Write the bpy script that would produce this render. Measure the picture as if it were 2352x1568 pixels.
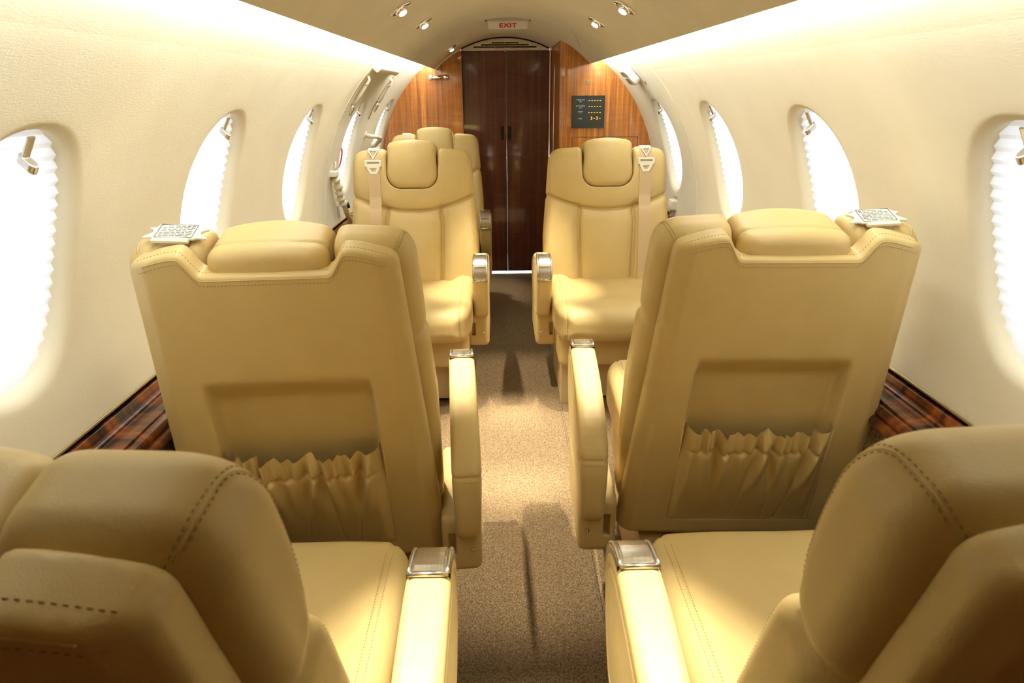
import bpy, math, random
import numpy as np
from mathutils import Vector, Matrix, Euler

random.seed(7)
rng = np.random.default_rng(7)
for o in list(bpy.data.objects):
    bpy.data.objects.remove(o, do_unlink=True)
SC = bpy.context.scene
COL = SC.collection
CX = 0.047            # cabin centre line (the camera stands a little to one side of it)
R2D = math.pi / 180

# ------------------------------------------------------------------ camera
cam_d = bpy.data.cameras.new('camera')
cam = bpy.data.objects.new('camera', cam_d)
COL.objects.link(cam)
cam_d.sensor_width = 36.0
cam_d.lens = 1500.0 / 2352.0 * 36.0
cam_d.clip_start = 0.02
cam.rotation_mode = 'QUATERNION'
_th = math.atan2(574, 1500.0)
_ps = math.atan(26 / 1500.0 * math.cos(_th))
_q = Euler((math.pi / 2 - _th, 0, -_ps)).to_quaternion()
cam.rotation_quaternion = _q @ Euler((0, 0, -0.5 * R2D)).to_quaternion()
cam.location = (0, 0, 1.255)
cam_d.dof.use_dof = True
cam_d.dof.focus_distance = 2.4
cam_d.dof.aperture_fstop = 11
SC.camera = cam

# ------------------------------------------------------------------ world, light, exposure
W = bpy.data.worlds.new('daylight')
SC.world = W
W.use_nodes = True
bg = W.node_tree.nodes['Background']
bg.inputs['Color'].default_value = (0.93, 0.96, 1.0, 1)
bg.inputs['Strength'].default_value = 2.5
SC.view_settings.view_transform = 'Standard'
SC.view_settings.look = 'None'
SC.view_settings.exposure = 0.0
SC.view_settings.gamma = 1.0
SC.view_settings.use_curve_mapping = False
COVE_W = 17.5
SPOT_W = 120.0
WARM = (1.0, 0.93, 0.76)


def cove_light(sx):
    d = bpy.data.lights.new('cove_lamp', 'AREA')
    d.shape = 'RECTANGLE'
    d.size = 0.016
    d.size_y = 4.15
    d.energy = COVE_W
    d.color = (0.95, 1.0, 0.99)
    o = bpy.data.objects.new('cove_lamp', d)
    COL.objects.link(o)
    o.location = (CX + sx * 0.485, 2.52, 1.420)
    # aim outward and a little down, at the wall beside the ceiling lip
    dirv = Vector((sx * 0.81, 0, -0.59)).normalized()
    z = -dirv
    y = Vector((0, 1, 0))
    x = y.cross(z)
    o.matrix_world = Matrix.Translation(o.location) @ Matrix((x, y, z)).transposed().to_4x4()
    return o


cove_light(-1)
cove_light(1)
# daylight in the compartment beyond the folding door
d = bpy.data.lights.new('vestibule_daylight', 'AREA')
d.size = 0.5
d.energy = 45
d.color = (0.8, 0.88, 1.0)
o = bpy.data.objects.new('vestibule_daylight', d)
COL.objects.link(o)
o.location = (CX, 5.0, 0.9)

# ------------------------------------------------------------------ materials
MAT = {}


def nodemat(name):
    m = bpy.data.materials.new(name)
    m.use_nodes = True
    nt = m.node_tree
    b = nt.nodes['Principled BSDF']
    MAT[name] = m
    return m, nt, b


def srgb(r, g, b):
    def f(c):
        c /= 255.0
        return c / 12.92 if c <= 0.04045 else ((c + 0.055) / 1.055) ** 2.4
    return (f(r), f(g), f(b), 1)


def N(nt, typ, **kw):
    n = nt.nodes.new(typ)
    for k, v in kw.items():
        setattr(n, k, v)
    return n


def coords(nt, scale=(1, 1, 1), src='Object'):
    tc = N(nt, 'ShaderNodeTexCoord')
    mp = N(nt, 'ShaderNodeMapping')
    mp.inputs['Scale'].default_value = scale
    nt.links.new(tc.outputs[src], mp.inputs['Vector'])
    return mp.outputs['Vector']


def noise(nt, vec, scale, detail=3, rough=0.5, dist=0.0):
    n = N(nt, 'ShaderNodeTexNoise')
    n.inputs['Scale'].default_value = scale
    n.inputs['Detail'].default_value = detail
    n.inputs['Roughness'].default_value = rough
    n.inputs['Distortion'].default_value = dist
    nt.links.new(vec, n.inputs['Vector'])
    return n.outputs['Fac']


def ramp(nt, fac, stops):
    r = N(nt, 'ShaderNodeValToRGB')
    e = r.color_ramp.elements
    while len(e) < len(stops):
        e.new(0.5)
    for el, (p, c) in zip(e, stops):
        el.position = p
        el.color = c
    nt.links.new(fac, r.inputs['Fac'])
    return r.outputs['Color']


def bump(nt, b, height, strength, dist=0.001):
    n = N(nt, 'ShaderNodeBump')
    n.inputs['Strength'].default_value = strength
    n.inputs['Distance'].default_value = dist
    nt.links.new(height, n.inputs['Height'])
    nt.links.new(n.outputs['Normal'], b.inputs['Normal'])


def mat_leather(name, c1, c2, rough=0.46):
    m, nt, b = nodemat(name)
    v = coords(nt)
    f = noise(nt, v, 9, 4)
    nt.links.new(ramp(nt, f, [(0.3, c1), (0.7, c2)]), b.inputs['Base Color'])
    b.inputs['Roughness'].default_value = rough
    b.inputs['Specular IOR Level'].default_value = 0.4
    vo = N(nt, 'ShaderNodeTexVoronoi')
    vo.inputs['Scale'].default_value = 620
    nt.links.new(v, vo.inputs['Vector'])
    big = noise(nt, v, 24, 3)
    mx = N(nt, 'ShaderNodeMath', operation='MULTIPLY_ADD')
    mx.inputs[1].default_value = 0.12
    nt.links.new(vo.outputs['Distance'], mx.inputs[0])
    nt.links.new(big, mx.inputs[2])
    bump(nt, b, mx.outputs[0], 0.35, 0.003)
    return m


mat_leather('leather', srgb(205, 179, 119), srgb(211, 186, 127))


def mat_simple(name, col, rough=0.5, metal=0.0, spec=0.5, coat=0.0, emis=None, estr=0.0):
    m, nt, b = nodemat(name)
    b.inputs['Base Color'].default_value = col
    b.inputs['Roughness'].default_value = rough
    b.inputs['Metallic'].default_value = metal
    b.inputs['Specular IOR Level'].default_value = spec
    b.inputs['Coat Weight'].default_value = coat
    if emis:
        b.inputs['Emission Color'].default_value = emis
        b.inputs['Emission Strength'].default_value = estr
    return m


mat_simple('stitch', srgb(158, 132, 84), 0.8)
mat_simple('piping', srgb(150, 118, 66), 0.6)
mat_simple('black', srgb(18, 16, 15), 0.6)
mat_simple('dark_gap', srgb(30, 24, 18), 0.9)
mat_simple('plinth', srgb(205, 180, 135), 0.5)
mat_simple('white_plastic', srgb(238, 233, 215), 0.35)
mat_simple('cream_plastic', srgb(224, 214, 186), 0.45)
mat_simple('grey_plastic', srgb(178, 174, 164), 0.45)
mat_simple('belt', srgb(206, 180, 140), 0.8)
mat_simple('belt_pale', srgb(238, 226, 196), 0.8)
mat_simple('print_grey', srgb(120, 118, 116), 0.8)
mat_simple('red', srgb(190, 30, 26), 0.4)
mat_simple('chrome', (0.86, 0.83, 0.78, 1), 0.12, 1.0)
mat_simple('gold_trim', srgb(196, 178, 128), 0.3, 0.6)
mat_simple('display_black', srgb(40, 42, 38), 0.35)
mat_simple('display_text', srgb(215, 222, 215), 0.5)
mat_simple('display_amber', srgb(230, 170, 20), 0.5, emis=srgb(255, 190, 20), estr=1.3)
mat_simple('lamp_glass', (1, 1, 1, 1), 0.3, emis=(1.0, 0.9, 0.75, 1), estr=22)
mat_simple('cove_diffuser', (1, 1, 1, 1), 0.5, emis=(1.0, 0.9, 0.72, 1), estr=4)
mat_simple('sign_white', srgb(225, 219, 214), 0.4)


def mat_metal():
    m, nt, b = nodemat('brushed_nickel')
    v = coords(nt, (900, 8, 8))
    f = noise(nt, v, 1, 2)
    nt.links.new(ramp(nt, f, [(0.3, (0.62, 0.59, 0.52, 1)), (0.7, (0.74, 0.71, 0.64, 1))]), b.inputs['Base Color'])
    b.inputs['Metallic'].default_value = 1
    b.inputs['Roughness'].default_value = 0.27


mat_metal()


def mat_fabric(name, c1, c2, sc, strength, rough=0.85):
    m, nt, b = nodemat(name)
    v = coords(nt)
    w1 = noise(nt, coords(nt, (1, 1, 7)), sc, 2)
    w2 = noise(nt, coords(nt, (1, 7, 1)), sc, 2)
    ad = N(nt, 'ShaderNodeMath', operation='ADD')
    nt.links.new(w1, ad.inputs[0])
    nt.links.new(w2, ad.inputs[1])
    f = noise(nt, v, 6, 3)
    nt.links.new(ramp(nt, f, [(0.3, c1), (0.7, c2)]), b.inputs['Base Color'])
    b.inputs['Roughness'].default_value = rough
    b.inputs['Specular IOR Level'].default_value = 0.2
    bump(nt, b, ad.outputs[0], strength, 0.0012)


mat_fabric('wall_vinyl', srgb(226, 216, 188), srgb(231, 222, 196), 90, 0.25, 0.7)
mat_fabric('ceiling_suede', srgb(214, 206, 184), srgb(219, 212, 191), 110, 0.25, 0.9)


def mat_carpet(name, c1, c2, c3):
    m, nt, b = nodemat(name)
    v = coords(nt)
    vo = N(nt, 'ShaderNodeTexVoronoi')
    vo.inputs['Scale'].default_value = 290
    nt.links.new(coords(nt, (1, 0.8, 1)), vo.inputs['Vector'])
    f = noise(nt, v, 160, 4, 0.7)
    ad = N(nt, 'ShaderNodeMath', operation='MULTIPLY_ADD')
    ad.inputs[1].default_value = 0.55
    nt.links.new(vo.outputs['Distance'], ad.inputs[0])
    nt.links.new(f, ad.inputs[2])
    nt.links.new(ramp(nt, ad.outputs[0], [(0.42, c3), (0.62, c2), (0.95, c1)]), b.inputs['Base Color'])
    b.inputs['Roughness'].default_value = 0.95
    b.inputs['Specular IOR Level'].default_value = 0.1
    bump(nt, b, ad.outputs[0], 1.0, 0.006)


mat_carpet('carpet', srgb(114, 93, 67), srgb(152, 129, 97), srgb(192, 170, 134))


def mat_wood(name, dark, mid, light, gscale=(38, 38, 0.8), fig=0.35, coat=0.9):
    m, nt, b = nodemat(name)
    g1 = noise(nt, coords(nt, gscale), 1.0, 5, 0.65, 0.25)
    g2 = noise(nt, coords(nt, tuple(g * 5 for g in gscale)), 1.0, 3, 0.6)
    f = noise(nt, coords(nt, (9, 9, 55)), 1.0, 3, 0.5, 0.8)
    a = N(nt, 'ShaderNodeMath', operation='MULTIPLY_ADD')
    a.inputs[1].default_value = 0.4
    nt.links.new(g2, a.inputs[0])
    nt.links.new(g1, a.inputs[2])
    a2 = N(nt, 'ShaderNodeMath', operation='MULTIPLY_ADD')
    a2.inputs[1].default_value = fig
    nt.links.new(f, a2.inputs[0])
    nt.links.new(a.outputs[0], a2.inputs[2])
    nt.links.new(ramp(nt, a2.outputs[0], [(0.55, dark), (0.85, mid), (1.15, light)]), b.inputs['Base Color'])
    b.inputs['Roughness'].default_value = 0.35
    b.inputs['Coat Weight'].default_value = coat
    b.inputs['Coat Roughness'].default_value = 0.06
    return m


mat_wood('mahogany', srgb(124, 60, 16), srgb(190, 118, 38), srgb(228, 164, 70), fig=0.14)
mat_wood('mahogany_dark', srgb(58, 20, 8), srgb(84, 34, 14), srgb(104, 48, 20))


def mat_flame():
    m, nt, b = nodemat('flame_mahogany')
    f = noise(nt, coords(nt, (5, 17, 5)), 1.0, 3, 0.55, 0.9)
    g = noise(nt, coords(nt, (60, 8, 60)), 1.0, 3)
    a = N(nt, 'ShaderNodeMath', operation='MULTIPLY_ADD')
    a.inputs[1].default_value = 0.2
    nt.links.new(g, a.inputs[0])
    nt.links.new(f, a.inputs[2])
    nt.links.new(ramp(nt, a.outputs[0], [(0.50, srgb(34, 16, 8)), (0.60, srgb(100, 46, 14)), (0.78, srgb(150, 80, 28))]),
                 b.inputs['Base Color'])
    b.inputs['Roughness'].default_value = 0.3
    b.inputs['Coat Weight'].default_value = 0.7
    b.inputs['Coat Roughness'].default_value = 0.05


mat_flame()


def mat_shade():
    m = bpy.data.materials.new('pleated_shade_cloth')
    m.use_nodes = True
    nt = m.node_tree
    nt.nodes.clear()
    out = N(nt, 'ShaderNodeOutputMaterial')
    tr = N(nt, 'ShaderNodeBsdfTranslucent')
    tr.inputs['Color'].default_value = (0.82, 0.84, 0.88, 1)
    df = N(nt, 'ShaderNodeBsdfDiffuse')
    df.inputs['Color'].default_value = (0.8, 0.8, 0.82, 1)
    mx = N(nt, 'ShaderNodeMixShader')
    mx.inputs[0].default_value = 0.4
    nt.links.new(tr.outputs[0], mx.inputs[1])
    nt.links.new(df.outputs[0], mx.inputs[2])
    nt.links.new(mx.outputs[0], out.inputs['Surface'])
    MAT['shade'] = m


mat_shade()


def mat_glass():
    m, nt, b = nodemat('window_acrylic')
    b.inputs['Base Color'].default_value = (1, 1, 1, 1)
    b.inputs['Roughness'].default_value = 0.0
    b.inputs['Transmission Weight'].default_value = 1.0
    b.inputs['IOR'].default_value = 1.05


mat_glass()


# ------------------------------------------------------------------ object helpers
def mesh_from(name, verts, faces, mat=None, smooth=True):
    me = bpy.data.meshes.new(name)
    me.from_pydata([tuple(map(float, v)) for v in verts], [], [tuple(map(int, f)) for f in faces])
    if smooth:
        me.polygons.foreach_set('use_smooth', [True] * len(me.polygons))
    if mat:
        me.materials.append(MAT[mat])
    me.update()
    return me


def link(name, me, parent=None, loc=None, rot=None):
    o = bpy.data.objects.new(name, me)
    COL.objects.link(o)
    if parent:
        o.parent = parent
    if loc is not None:
        o.location = loc
    if rot is not None:
        o.rotation_euler = rot
    return o


def empty(name, loc=(0, 0, 0), rz=0.0):
    o = bpy.data.objects.new(name, None)
    o.empty_display_size = 0.05
    COL.objects.link(o)
    o.location = loc
    o.rotation_euler = (0, 0, rz)
    return o


def tag(o, label=None, cat=None, group=None, kind=None):
    if label:
        o['label'] = label
    if cat:
        o['category'] = cat
    if group:
        o['group'] = group
    if kind:
        o['kind'] = kind
    return o


def mirror_mesh(me, name):
    n = len(me.vertices)
    co = np.empty(n * 3, np.float32)
    me.vertices.foreach_get('co', co)
    co = co.reshape(-1, 3).copy()
    co[:, 0] *= -1
    faces = [tuple(reversed(p.vertices[:])) for p in me.polygons]
    m2 = mesh_from(name, co, faces)
    for mt in me.materials:
        m2.materials.append(mt)
    mi = [p.material_index for p in me.polygons]
    m2.polygons.foreach_set('material_index', mi)
    sm = [p.use_smooth for p in me.polygons]
    m2.polygons.foreach_set('use_smooth', sm)
    return m2


class MB:
    """collects simple shapes into one mesh"""

    def __init__(s):
        s.v = []
        s.f = []

    def add(s, verts, faces):
        b = len(s.v)
        s.v += [tuple(v) for v in verts]
        s.f += [tuple(i + b for i in f) for f in faces]

    def box(s, lo, hi, M=None):
        (x0, y0, z0), (x1, y1, z1) = lo, hi
        v = [(x0, y0, z0), (x1, y0, z0), (x1, y1, z0), (x0, y1, z0), (x0, y0, z1), (x1, y0, z1), (x1, y1, z1), (x0, y1, z1)]
        if M is not None:
            v = [M @ Vector(p) for p in v]
        s.add(v, [(0, 3, 2, 1), (4, 5, 6, 7), (0, 1, 5, 4), (1, 2, 6, 5), (2, 3, 7, 6), (3, 0, 4, 7)])

    def tube(s, pts, r, n=10, cap=True):
        pts = [Vector(p) for p in pts]
        rs = r if isinstance(r, (list, tuple)) else [r] * len(pts)
        rings = []
        up = Vector((0.13, 0.31, 0.94))
        for i, p in enumerate(pts):
            a = pts[max(i - 1, 0)]
            b = pts[min(i + 1, len(pts) - 1)]
            t = (b - a).normalized()
            u = up.cross(t)
            if u.length < 1e-3:
                u = Vector((1, 0, 0)).cross(t)
            u.normalize()
            w = t.cross(u)
            rings.append([p + (u * math.cos(k * 2 * math.pi / n) + w * math.sin(k * 2 * math.pi / n)) * rs[i] for k in range(n)])
        v = [q for rg in rings for q in rg]
        f = []
        for i in range(len(pts) - 1):
            for k in range(n):
                f.append((i * n + k, i * n + (k + 1) % n, (i + 1) * n + (k + 1) % n, (i + 1) * n + k))
        if cap:
            f.append(tuple(reversed(range(n))))
            f.append(tuple((len(pts) - 1) * n + k for k in range(n)))
        s.add(v, f)

    def lathe(s, prof, M, n=24):
        """prof: (r, z) pairs around local z, closed at the ends"""
        v = []
        for r, z in prof:
            for k in range(n):
                a = k * 2 * math.pi / n
                v.append(M @ Vector((r * math.cos(a), r * math.sin(a), z)))
        f = []
        for i in range(len(prof) - 1):
            for k in range(n):
                f.append((i * n + k, i * n + (k + 1) % n, (i + 1) * n + (k + 1) % n, (i + 1) * n + k))
        f.append(tuple(reversed(range(n))))
        f.append(tuple((len(prof) - 1) * n + k for k in range(n)))
        s.add(v, f)

    def sweep(s, prof, y0, y1, closed=False):
        """extrude an (x, z) profile along y"""
        n = len(prof)
        v = [(x, y0, z) for x, z in prof] + [(x, y1, z) for x, z in prof]
        f = [(i, i + 1, n + i + 1, n + i) for i in range(n - 1)]
        if closed:
            f.append((n - 1, 0, n, 2 * n - 1))
            f.append(tuple(reversed(range(n))))
            f.append(tuple(range(n, 2 * n)))
        s.add(v, f)

    def build(s, name, mat, parent=None, smooth=False, bevel=0.0, loc=None, rot=None):
        me = mesh_from(name, s.v, s.f, mat, smooth)
        o = link(name, me, parent, loc, rot)
        if bevel:
            b = o.modifiers.new('bevel', 'BEVEL')
            b.width = bevel
            b.segments = 3
            b.limit_method = 'ANGLE'
        return o


# ------------------------------------------------------------------ implicit surfaces (upholstery)
def surface_net(fn, lo, hi, h):
    lo = np.array(lo, float)
    hi = np.array(hi, float)
    n = np.ceil((hi - lo) / h).astype(int) + 1
    ax = [lo[i] + h * np.arange(n[i]) for i in range(3)]
    X, Y, Z = np.meshgrid(*ax, indexing='ij', sparse=False)
    F = fn(X, Y, Z).astype(np.float32)
    S = F < 0
    nx, ny, nz = n
    corners = [(i, j, k) for i in (0, 1) for j in (0, 1) for k in (0, 1)]
    cnt = np.zeros((nx - 1, ny - 1, nz - 1), np.int8)
    for i, j, k in corners:
        cnt += S[i:nx - 1 + i, j:ny - 1 + j, k:nz - 1 + k]
    act = (cnt > 0) & (cnt < 8)
    idx = -np.ones(act.shape, np.int64)
    ci = np.argwhere(act)
    idx[act] = np.arange(len(ci))
    acc = np.zeros((len(ci), 3))
    num = np.zeros(len(ci))
    for axis in range(3):
        for a in (0, 1):
            for b in (0, 1):
                c0 = np.zeros(3, int)
                oth = [q for q in range(3) if q != axis]
                c0[oth[0]] = a
                c0[oth[1]] = b
                c1 = c0.copy()
                c1[axis] = 1
                p0 = ci + c0
                p1 = ci + c1
                f0 = F[p0[:, 0], p0[:, 1], p0[:, 2]]
                f1 = F[p1[:, 0], p1[:, 1], p1[:, 2]]
                cr = (f0 < 0) != (f1 < 0)
                t = np.where(cr, f0 / np.where(cr, f0 - f1, 1), 0)
                pos = c0 + np.outer(t, np.eye(3)[axis])
                acc[cr] += pos[cr]
                num[cr] += 1
    V = lo + h * (ci + acc / num[:, None])
    quads = []
    for axis in range(3):
        oth = [(axis + 1) % 3, (axis + 2) % 3]
        sl0 = [slice(1, -1)] * 3
        sl0[axis] = slice(0, -1)
        sl1 = list(sl0)
        sl1[axis] = slice(1, None)
        e = S[tuple(sl0)] != S[tuple(sl1)]
        inside = S[tuple(sl0)]
        ee = np.argwhere(e)
        ins = inside[e]
        base = ee.copy()
        base[:, oth[0]] += 1
        base[:, oth[1]] += 1
        u = np.zeros(3, int)
        u[oth[0]] = 1
        w = np.zeros(3, int)
        w[oth[1]] = 1

        def g(q):
            return idx[q[:, 0], q[:, 1], q[:, 2]]
        q0, q1, q2, q3 = g(base - u - w), g(base - w), g(base), g(base - u)
        Q = np.stack([q0, q1, q2, q3], 1)
        Q[~ins] = Q[~ins][:, ::-1]
        quads.append(Q)
    Q = np.concatenate(quads)
    V = project(fn, V, h)
    return V, Q


def grad(fn, V, e):
    g = np.empty_like(V)
    for a in range(3):
        d = np.zeros(3)
        d[a] = e
        P, M = V + d, V - d
        g[:, a] = (fn(P[:, 0], P[:, 1], P[:, 2]) - fn(M[:, 0], M[:, 1], M[:, 2])) / (2 * e)
    return g


def project(fn, V, h, iso=0.0, it=4):
    V = np.array(V, float)
    for _ in range(it):
        f = fn(V[:, 0], V[:, 1], V[:, 2]) - iso
        g = grad(fn, V, h * 0.12)
        st = -(f / np.maximum((g * g).sum(1), 0.05))[:, None] * g
        L = np.linalg.norm(st, axis=1, keepdims=True)
        st *= np.minimum(1, 0.7 * h / np.maximum(L, 1e-9))
        V = V + st
    return V


def sdf_mesh(name, fn, lo, hi, h, mat):
    V, Q = surface_net(fn, lo, hi, h)
    return mesh_from(name, V, Q, mat)


def smax(a, b, k):
    h = np.maximum(k - np.abs(a - b), 0) / k
    return np.maximum(a, b) + h * h * k * 0.25


def smin(a, b, k):
    return -smax(-a, -b, k)


def rint(a, b, r):
    """rounded intersection of two fields with radius r"""
    a = a + r
    b = b + r
    return np.minimum(np.maximum(a, b), 0) + np.sqrt(np.maximum(a, 0) ** 2 + np.maximum(b, 0) ** 2) - r


def sstep(a, b, x):
    t = np.clip((x - a) / (b - a), 0, 1)
    return t * t * (3 - 2 * t)


def poly_sdf(pts, X, Y):
    pts = np.array(pts, float)
    d = np.full(np.shape(X), 1e9)
    sgn = np.ones(np.shape(X))
    n = len(pts)
    j = n - 1
    for i in range(n):
        e = pts[j] - pts[i]
        wx = X - pts[i, 0]
        wy = Y - pts[i, 1]
        t = np.clip((wx * e[0] + wy * e[1]) / (e @ e), 0, 1)
        bx = wx - e[0] * t
        by = wy - e[1] * t
        d = np.minimum(d, bx * bx + by * by)
        c1 = Y >= pts[i, 1]
        c2 = Y < pts[j, 1]
        c3 = e[0] * wy > e[1] * wx
        flip = (c1 & c2 & c3) | (~c1 & ~c2 & ~c3)
        sgn = np.where(flip, -sgn, sgn)
        j = i
    return sgn * np.sqrt(d)


def spline(pts, n):
    """Catmull-Rom through points"""
    P = np.array(pts, float)
    P = np.vstack([2 * P[0] - P[1], P, 2 * P[-1] - P[-2]])
    out = []
    seg = len(P) - 3
    for i in range(n):
        u = i / (n - 1) * seg
        k = min(int(u), seg - 1)
        t = u - k
        a, b, c, d = P[k:k + 4]
        out.append(0.5 * (2 * b + (c - a) * t + (2 * a - 5 * b + 4 * c - d) * t * t + (3 * b - 3 * c + d - a) * t ** 3))
    return np.array(out)


# ================================================================== THE SHELL OF THE CABIN
RW = 0.853
ZC = 0.74
Y0, Y1 = -0.45, 5.5


def wall_prof(q):
    """q in 0..1 from ledge to lip, on the cylinder, as angle"""
    a0 = math.asin((0.652 - ZC) / RW)
    a1 = math.asin((1.335 - ZC) / RW)
    return a0 + (a1 - a0) * q


A0, A1 = wall_prof(0), wall_prof(1)
WIN_A = 0.5 * (math.asin((0.785 - ZC) / RW) + math.asin((1.2 - ZC) / RW))
WIN_HA = 0.215
WIN_HY = 0.145
WINDOWS = {-1: [1.01, 1.765, 2.575, 3.47, 4.36], 1: [1.0, 1.735, 2.555, 3.40]}
NV = 22


def make_wall(sx):
    V = []
    F = []

    def P(y, a, d=0.0):
        return (CX + sx * (RW + d) * math.cos(a), y, ZC + (RW + d) * math.sin(a))

    def addgrid(rows, wrap=False):
        b = len(V)
        nr, ncx = len(rows), len(rows[0])
        for r in rows:
            V.extend(r)
        for i in range(nr - 1):
            for k in range(ncx - (0 if wrap else 1)):
                k2 = (k + 1) % ncx
                q = (b + i * ncx + k, b + i * ncx + k2, b + (i + 1) * ncx + k2, b + (i + 1) * ncx + k)
                F.append(q if sx > 0 else q[::-1])

    avals = [A0 + (A1 - A0) * i / NV for i in range(NV + 1)]
    ys = WINDOWS[sx]
    cells = []
    cur = Y0
    for y in ys:
        cells.append((cur, y - 0.27, None))
        cells.append((y - 0.27, y + 0.27, y))
        cur = y + 0.27
    cells.append((cur, Y1, None))
    for ya, yb, wy in cells:
        if wy is None:
            n = max(1, int((yb - ya) / 0.12))
            af = [A0 + (A1 - A0) * i / (3 * NV) for i in range(3 * NV + 1)]
            addgrid([[P(ya + (yb - ya) * i / n, a) for a in af] for i in range(n + 1)])
            continue
        nh = 12
        rect = [(ya, a) for a in avals] + [(ya + (yb - ya) * i / nh, A1) for i in range(1, nh)] + \
               [(yb, a) for a in reversed(avals)] + [(yb - (yb - ya) * i / nh, A0) for i in range(1, nh)]
        # densify is not needed: rings share the rectangle's samples, refined by 3
        fine = []
        m = len(rect)
        for i in range(m):
            p, q = rect[i], rect[(i + 1) % m]
            for t in (0, 1 / 3, 2 / 3):
                fine.append((p[0] + (q[0] - p[0]) * t, p[1] + (q[1] - p[1]) * t))

        def oval(phi, e):
            hy, ha = WIN_HY + e, WIN_HA + e
            c, s = math.cos(phi), math.sin(phi)
            ex = 2 / 2.25
            return (wy + hy * math.copysign(abs(c) ** ex, c), WIN_A + ha / RW * math.copysign(abs(s) ** ex, s))
        phis = [math.atan2((a - WIN_A) * RW / (WIN_HA + .08), (y - wy) / (WIN_HY + .08)) for y, a in fine]
        rings = []
        for e, dep in [(-0.003, 0.065), (0.0, 0.042), (0.002, 0.032)] + \
                [(0.004 + 0.027 * (1 - math.cos(q)), 0.026 * (1 - math.sin(q))) for q in np.linspace(0.1, math.pi / 2, 9)]:
            rings.append([P(*oval(ph, e), dep) for ph in phis])
        e0 = 0.031
        for t in (0.12, 0.3, 0.5, 0.75, 1.0):
            rg = []
            for ph, (yr, ar) in zip(phis, fine):
                yo, ao = oval(ph, e0)
                rg.append(P(yo + (yr - yo) * t, ao + (ar - ao) * t))
            rings.append(rg)
        b = len(V)
        m = len(fine)
        for r in rings:
            V.extend(r)
        for i in range(len(rings) - 1):
            for k in range(m):
                k2 = (k + 1) % m
                q = (b + i * m + k, b + i * m + k2, b + (i + 1) * m + k2, b + (i + 1) * m + k)
                F.append(q[::-1] if sx > 0 else q)
    # upper cove and crown behind the ceiling panel
    up = []
    for i in range(26):
        t = i / 25
        a = A1 + (math.pi / 2 - A1) * t
        r = RW + 0.03 * sstep(0.1, 0.5, np.array(t))
        up.append((CX + sx * float(r) * math.cos(a), ZC + float(r) * math.sin(a)))
    addgrid([[(x, y, z) for x, z in up] for y in np.linspace(Y0, Y1, 30)])
    o = link('wall_left' if sx < 0 else 'wall_right', mesh_from('wall_liner', V, F, 'wall_vinyl'))
    import bmesh
    bm = bmesh.new()
    bm.from_mesh(o.data)
    bmesh.ops.remove_doubles(bm, verts=bm.verts, dist=0.0004)
    bm.to_mesh(o.data)
    bm.free()
    tag(o, kind='structure')
    # lower side wall, carpeted, from floor to ledge
    mb = MB()
    prof = [(CX + sx * 0.70, -0.01), (CX + sx * 0.735, 0.12), (CX + sx * 0.765, 0.3), (CX + sx * 0.765, 0.56), (CX + sx * 0.79, 0.585), (CX + sx * 0.888, 0.592), (CX + sx * 0.888, 0.664), (CX + sx * 0.8505, 0.664)]
    mb.sweep(prof, Y0, Y1)
    mb.build('carpet_panel', 'carpet', o, smooth=False)
    return o


wallL = make_wall(-1)
wallR = make_wall(1)

# floor
fl = MB()
fl.box((CX - 0.86, Y0, -0.04), (CX + 0.86, Y1, 0.0))
floor = fl.build('floor', 'carpet')
tag(floor, kind='structure')
for sx in (-1, 1):
    e = MB()
    e.tube([(CX + sx * 0.2, y, 0.001) for y in np.linspace(Y0, 4.6, 12)], 0.004, 8)
    e.build('edge_binding', 'carpet', floor, smooth=True)
m = MB()
m.box((CX - 0.3, 4.665, -0.001), (CX + 0.3, 5.3, 0.004))
m.build('added_bounce_plate', 'sign_white', floor)  # white plate added past the door to brighten the daylight line under it
# ceiling panel
RC, ZCC = 0.6495, 0.9355


def ceil_z(x):
    return ZCC + math.sqrt(RC * RC - (x - CX) ** 2)


cp = []
LIP = 0.460
for i in range(41):
    x = -LIP + 2 * LIP * i / 40
    cp.append((CX + x, ceil_z(CX + x)))
top = [(x, z + 0.012) for x, z in reversed(cp)]
mb = MB()
mb.sweep(cp + top, Y0, 4.66, closed=True)
ceiling = mb.build('ceiling', 'ceiling_suede', smooth=False)
for p in ceiling.data.polygons:
    p.use_smooth = len(p.vertices) == 4 and abs(p.normal.z) > 0.5
tag(ceiling, kind='structure')
# cove diffuser strips lying on the back of the ceiling lip
for sx in (-1, 1):
    mb = MB()
    mb.tube([(CX + sx * 0.462, 0.44, 1.424), (CX + sx * 0.462, 4.6, 1.424)], 0.008, 10)
    o = mb.build('cove_light_strip', 'cove_diffuser', smooth=True)
    tag(o, 'long warm cove light strip hidden behind the ceiling lip above the %s' % ('cabin door wall' if sx < 0 else 'wall beside the display panel'), 'light')

# ends of the cabin
mb = MB()
mb.box((CX - 0.95, Y0 - 0.05, -0.05), (CX + 0.95, Y0, 1.75))
tag(mb.build('wall_back', 'mahogany'), kind='structure')
mb = MB()
mb.box((CX - 0.95, Y1, -0.05), (CX + 0.95, Y1 + 0.05, 1.75))
tag(mb.build('wall_front_far', 'wall_vinyl'), kind='structure')


# ------------------------------------------------------------------ windows: pane, pleated shade, pull tab
def oval_pts(wy, sx, e, d, n=64, cut=None):
    out = []
    for k in range(n):
        ph = k * 2 * math.pi / n
        c, s = math.cos(ph), math.sin(ph)
        ex = 2 / 2.25
        y = wy + (WIN_HY + e) * math.copysign(abs(c) ** ex, c)
        a = WIN_A + (WIN_HA + e) / RW * math.copysign(abs(s) ** ex, s)
        out.append((CX + sx * (RW + d) * math.cos(a), y, ZC + (RW + d) * math.sin(a)))
    return out


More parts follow.
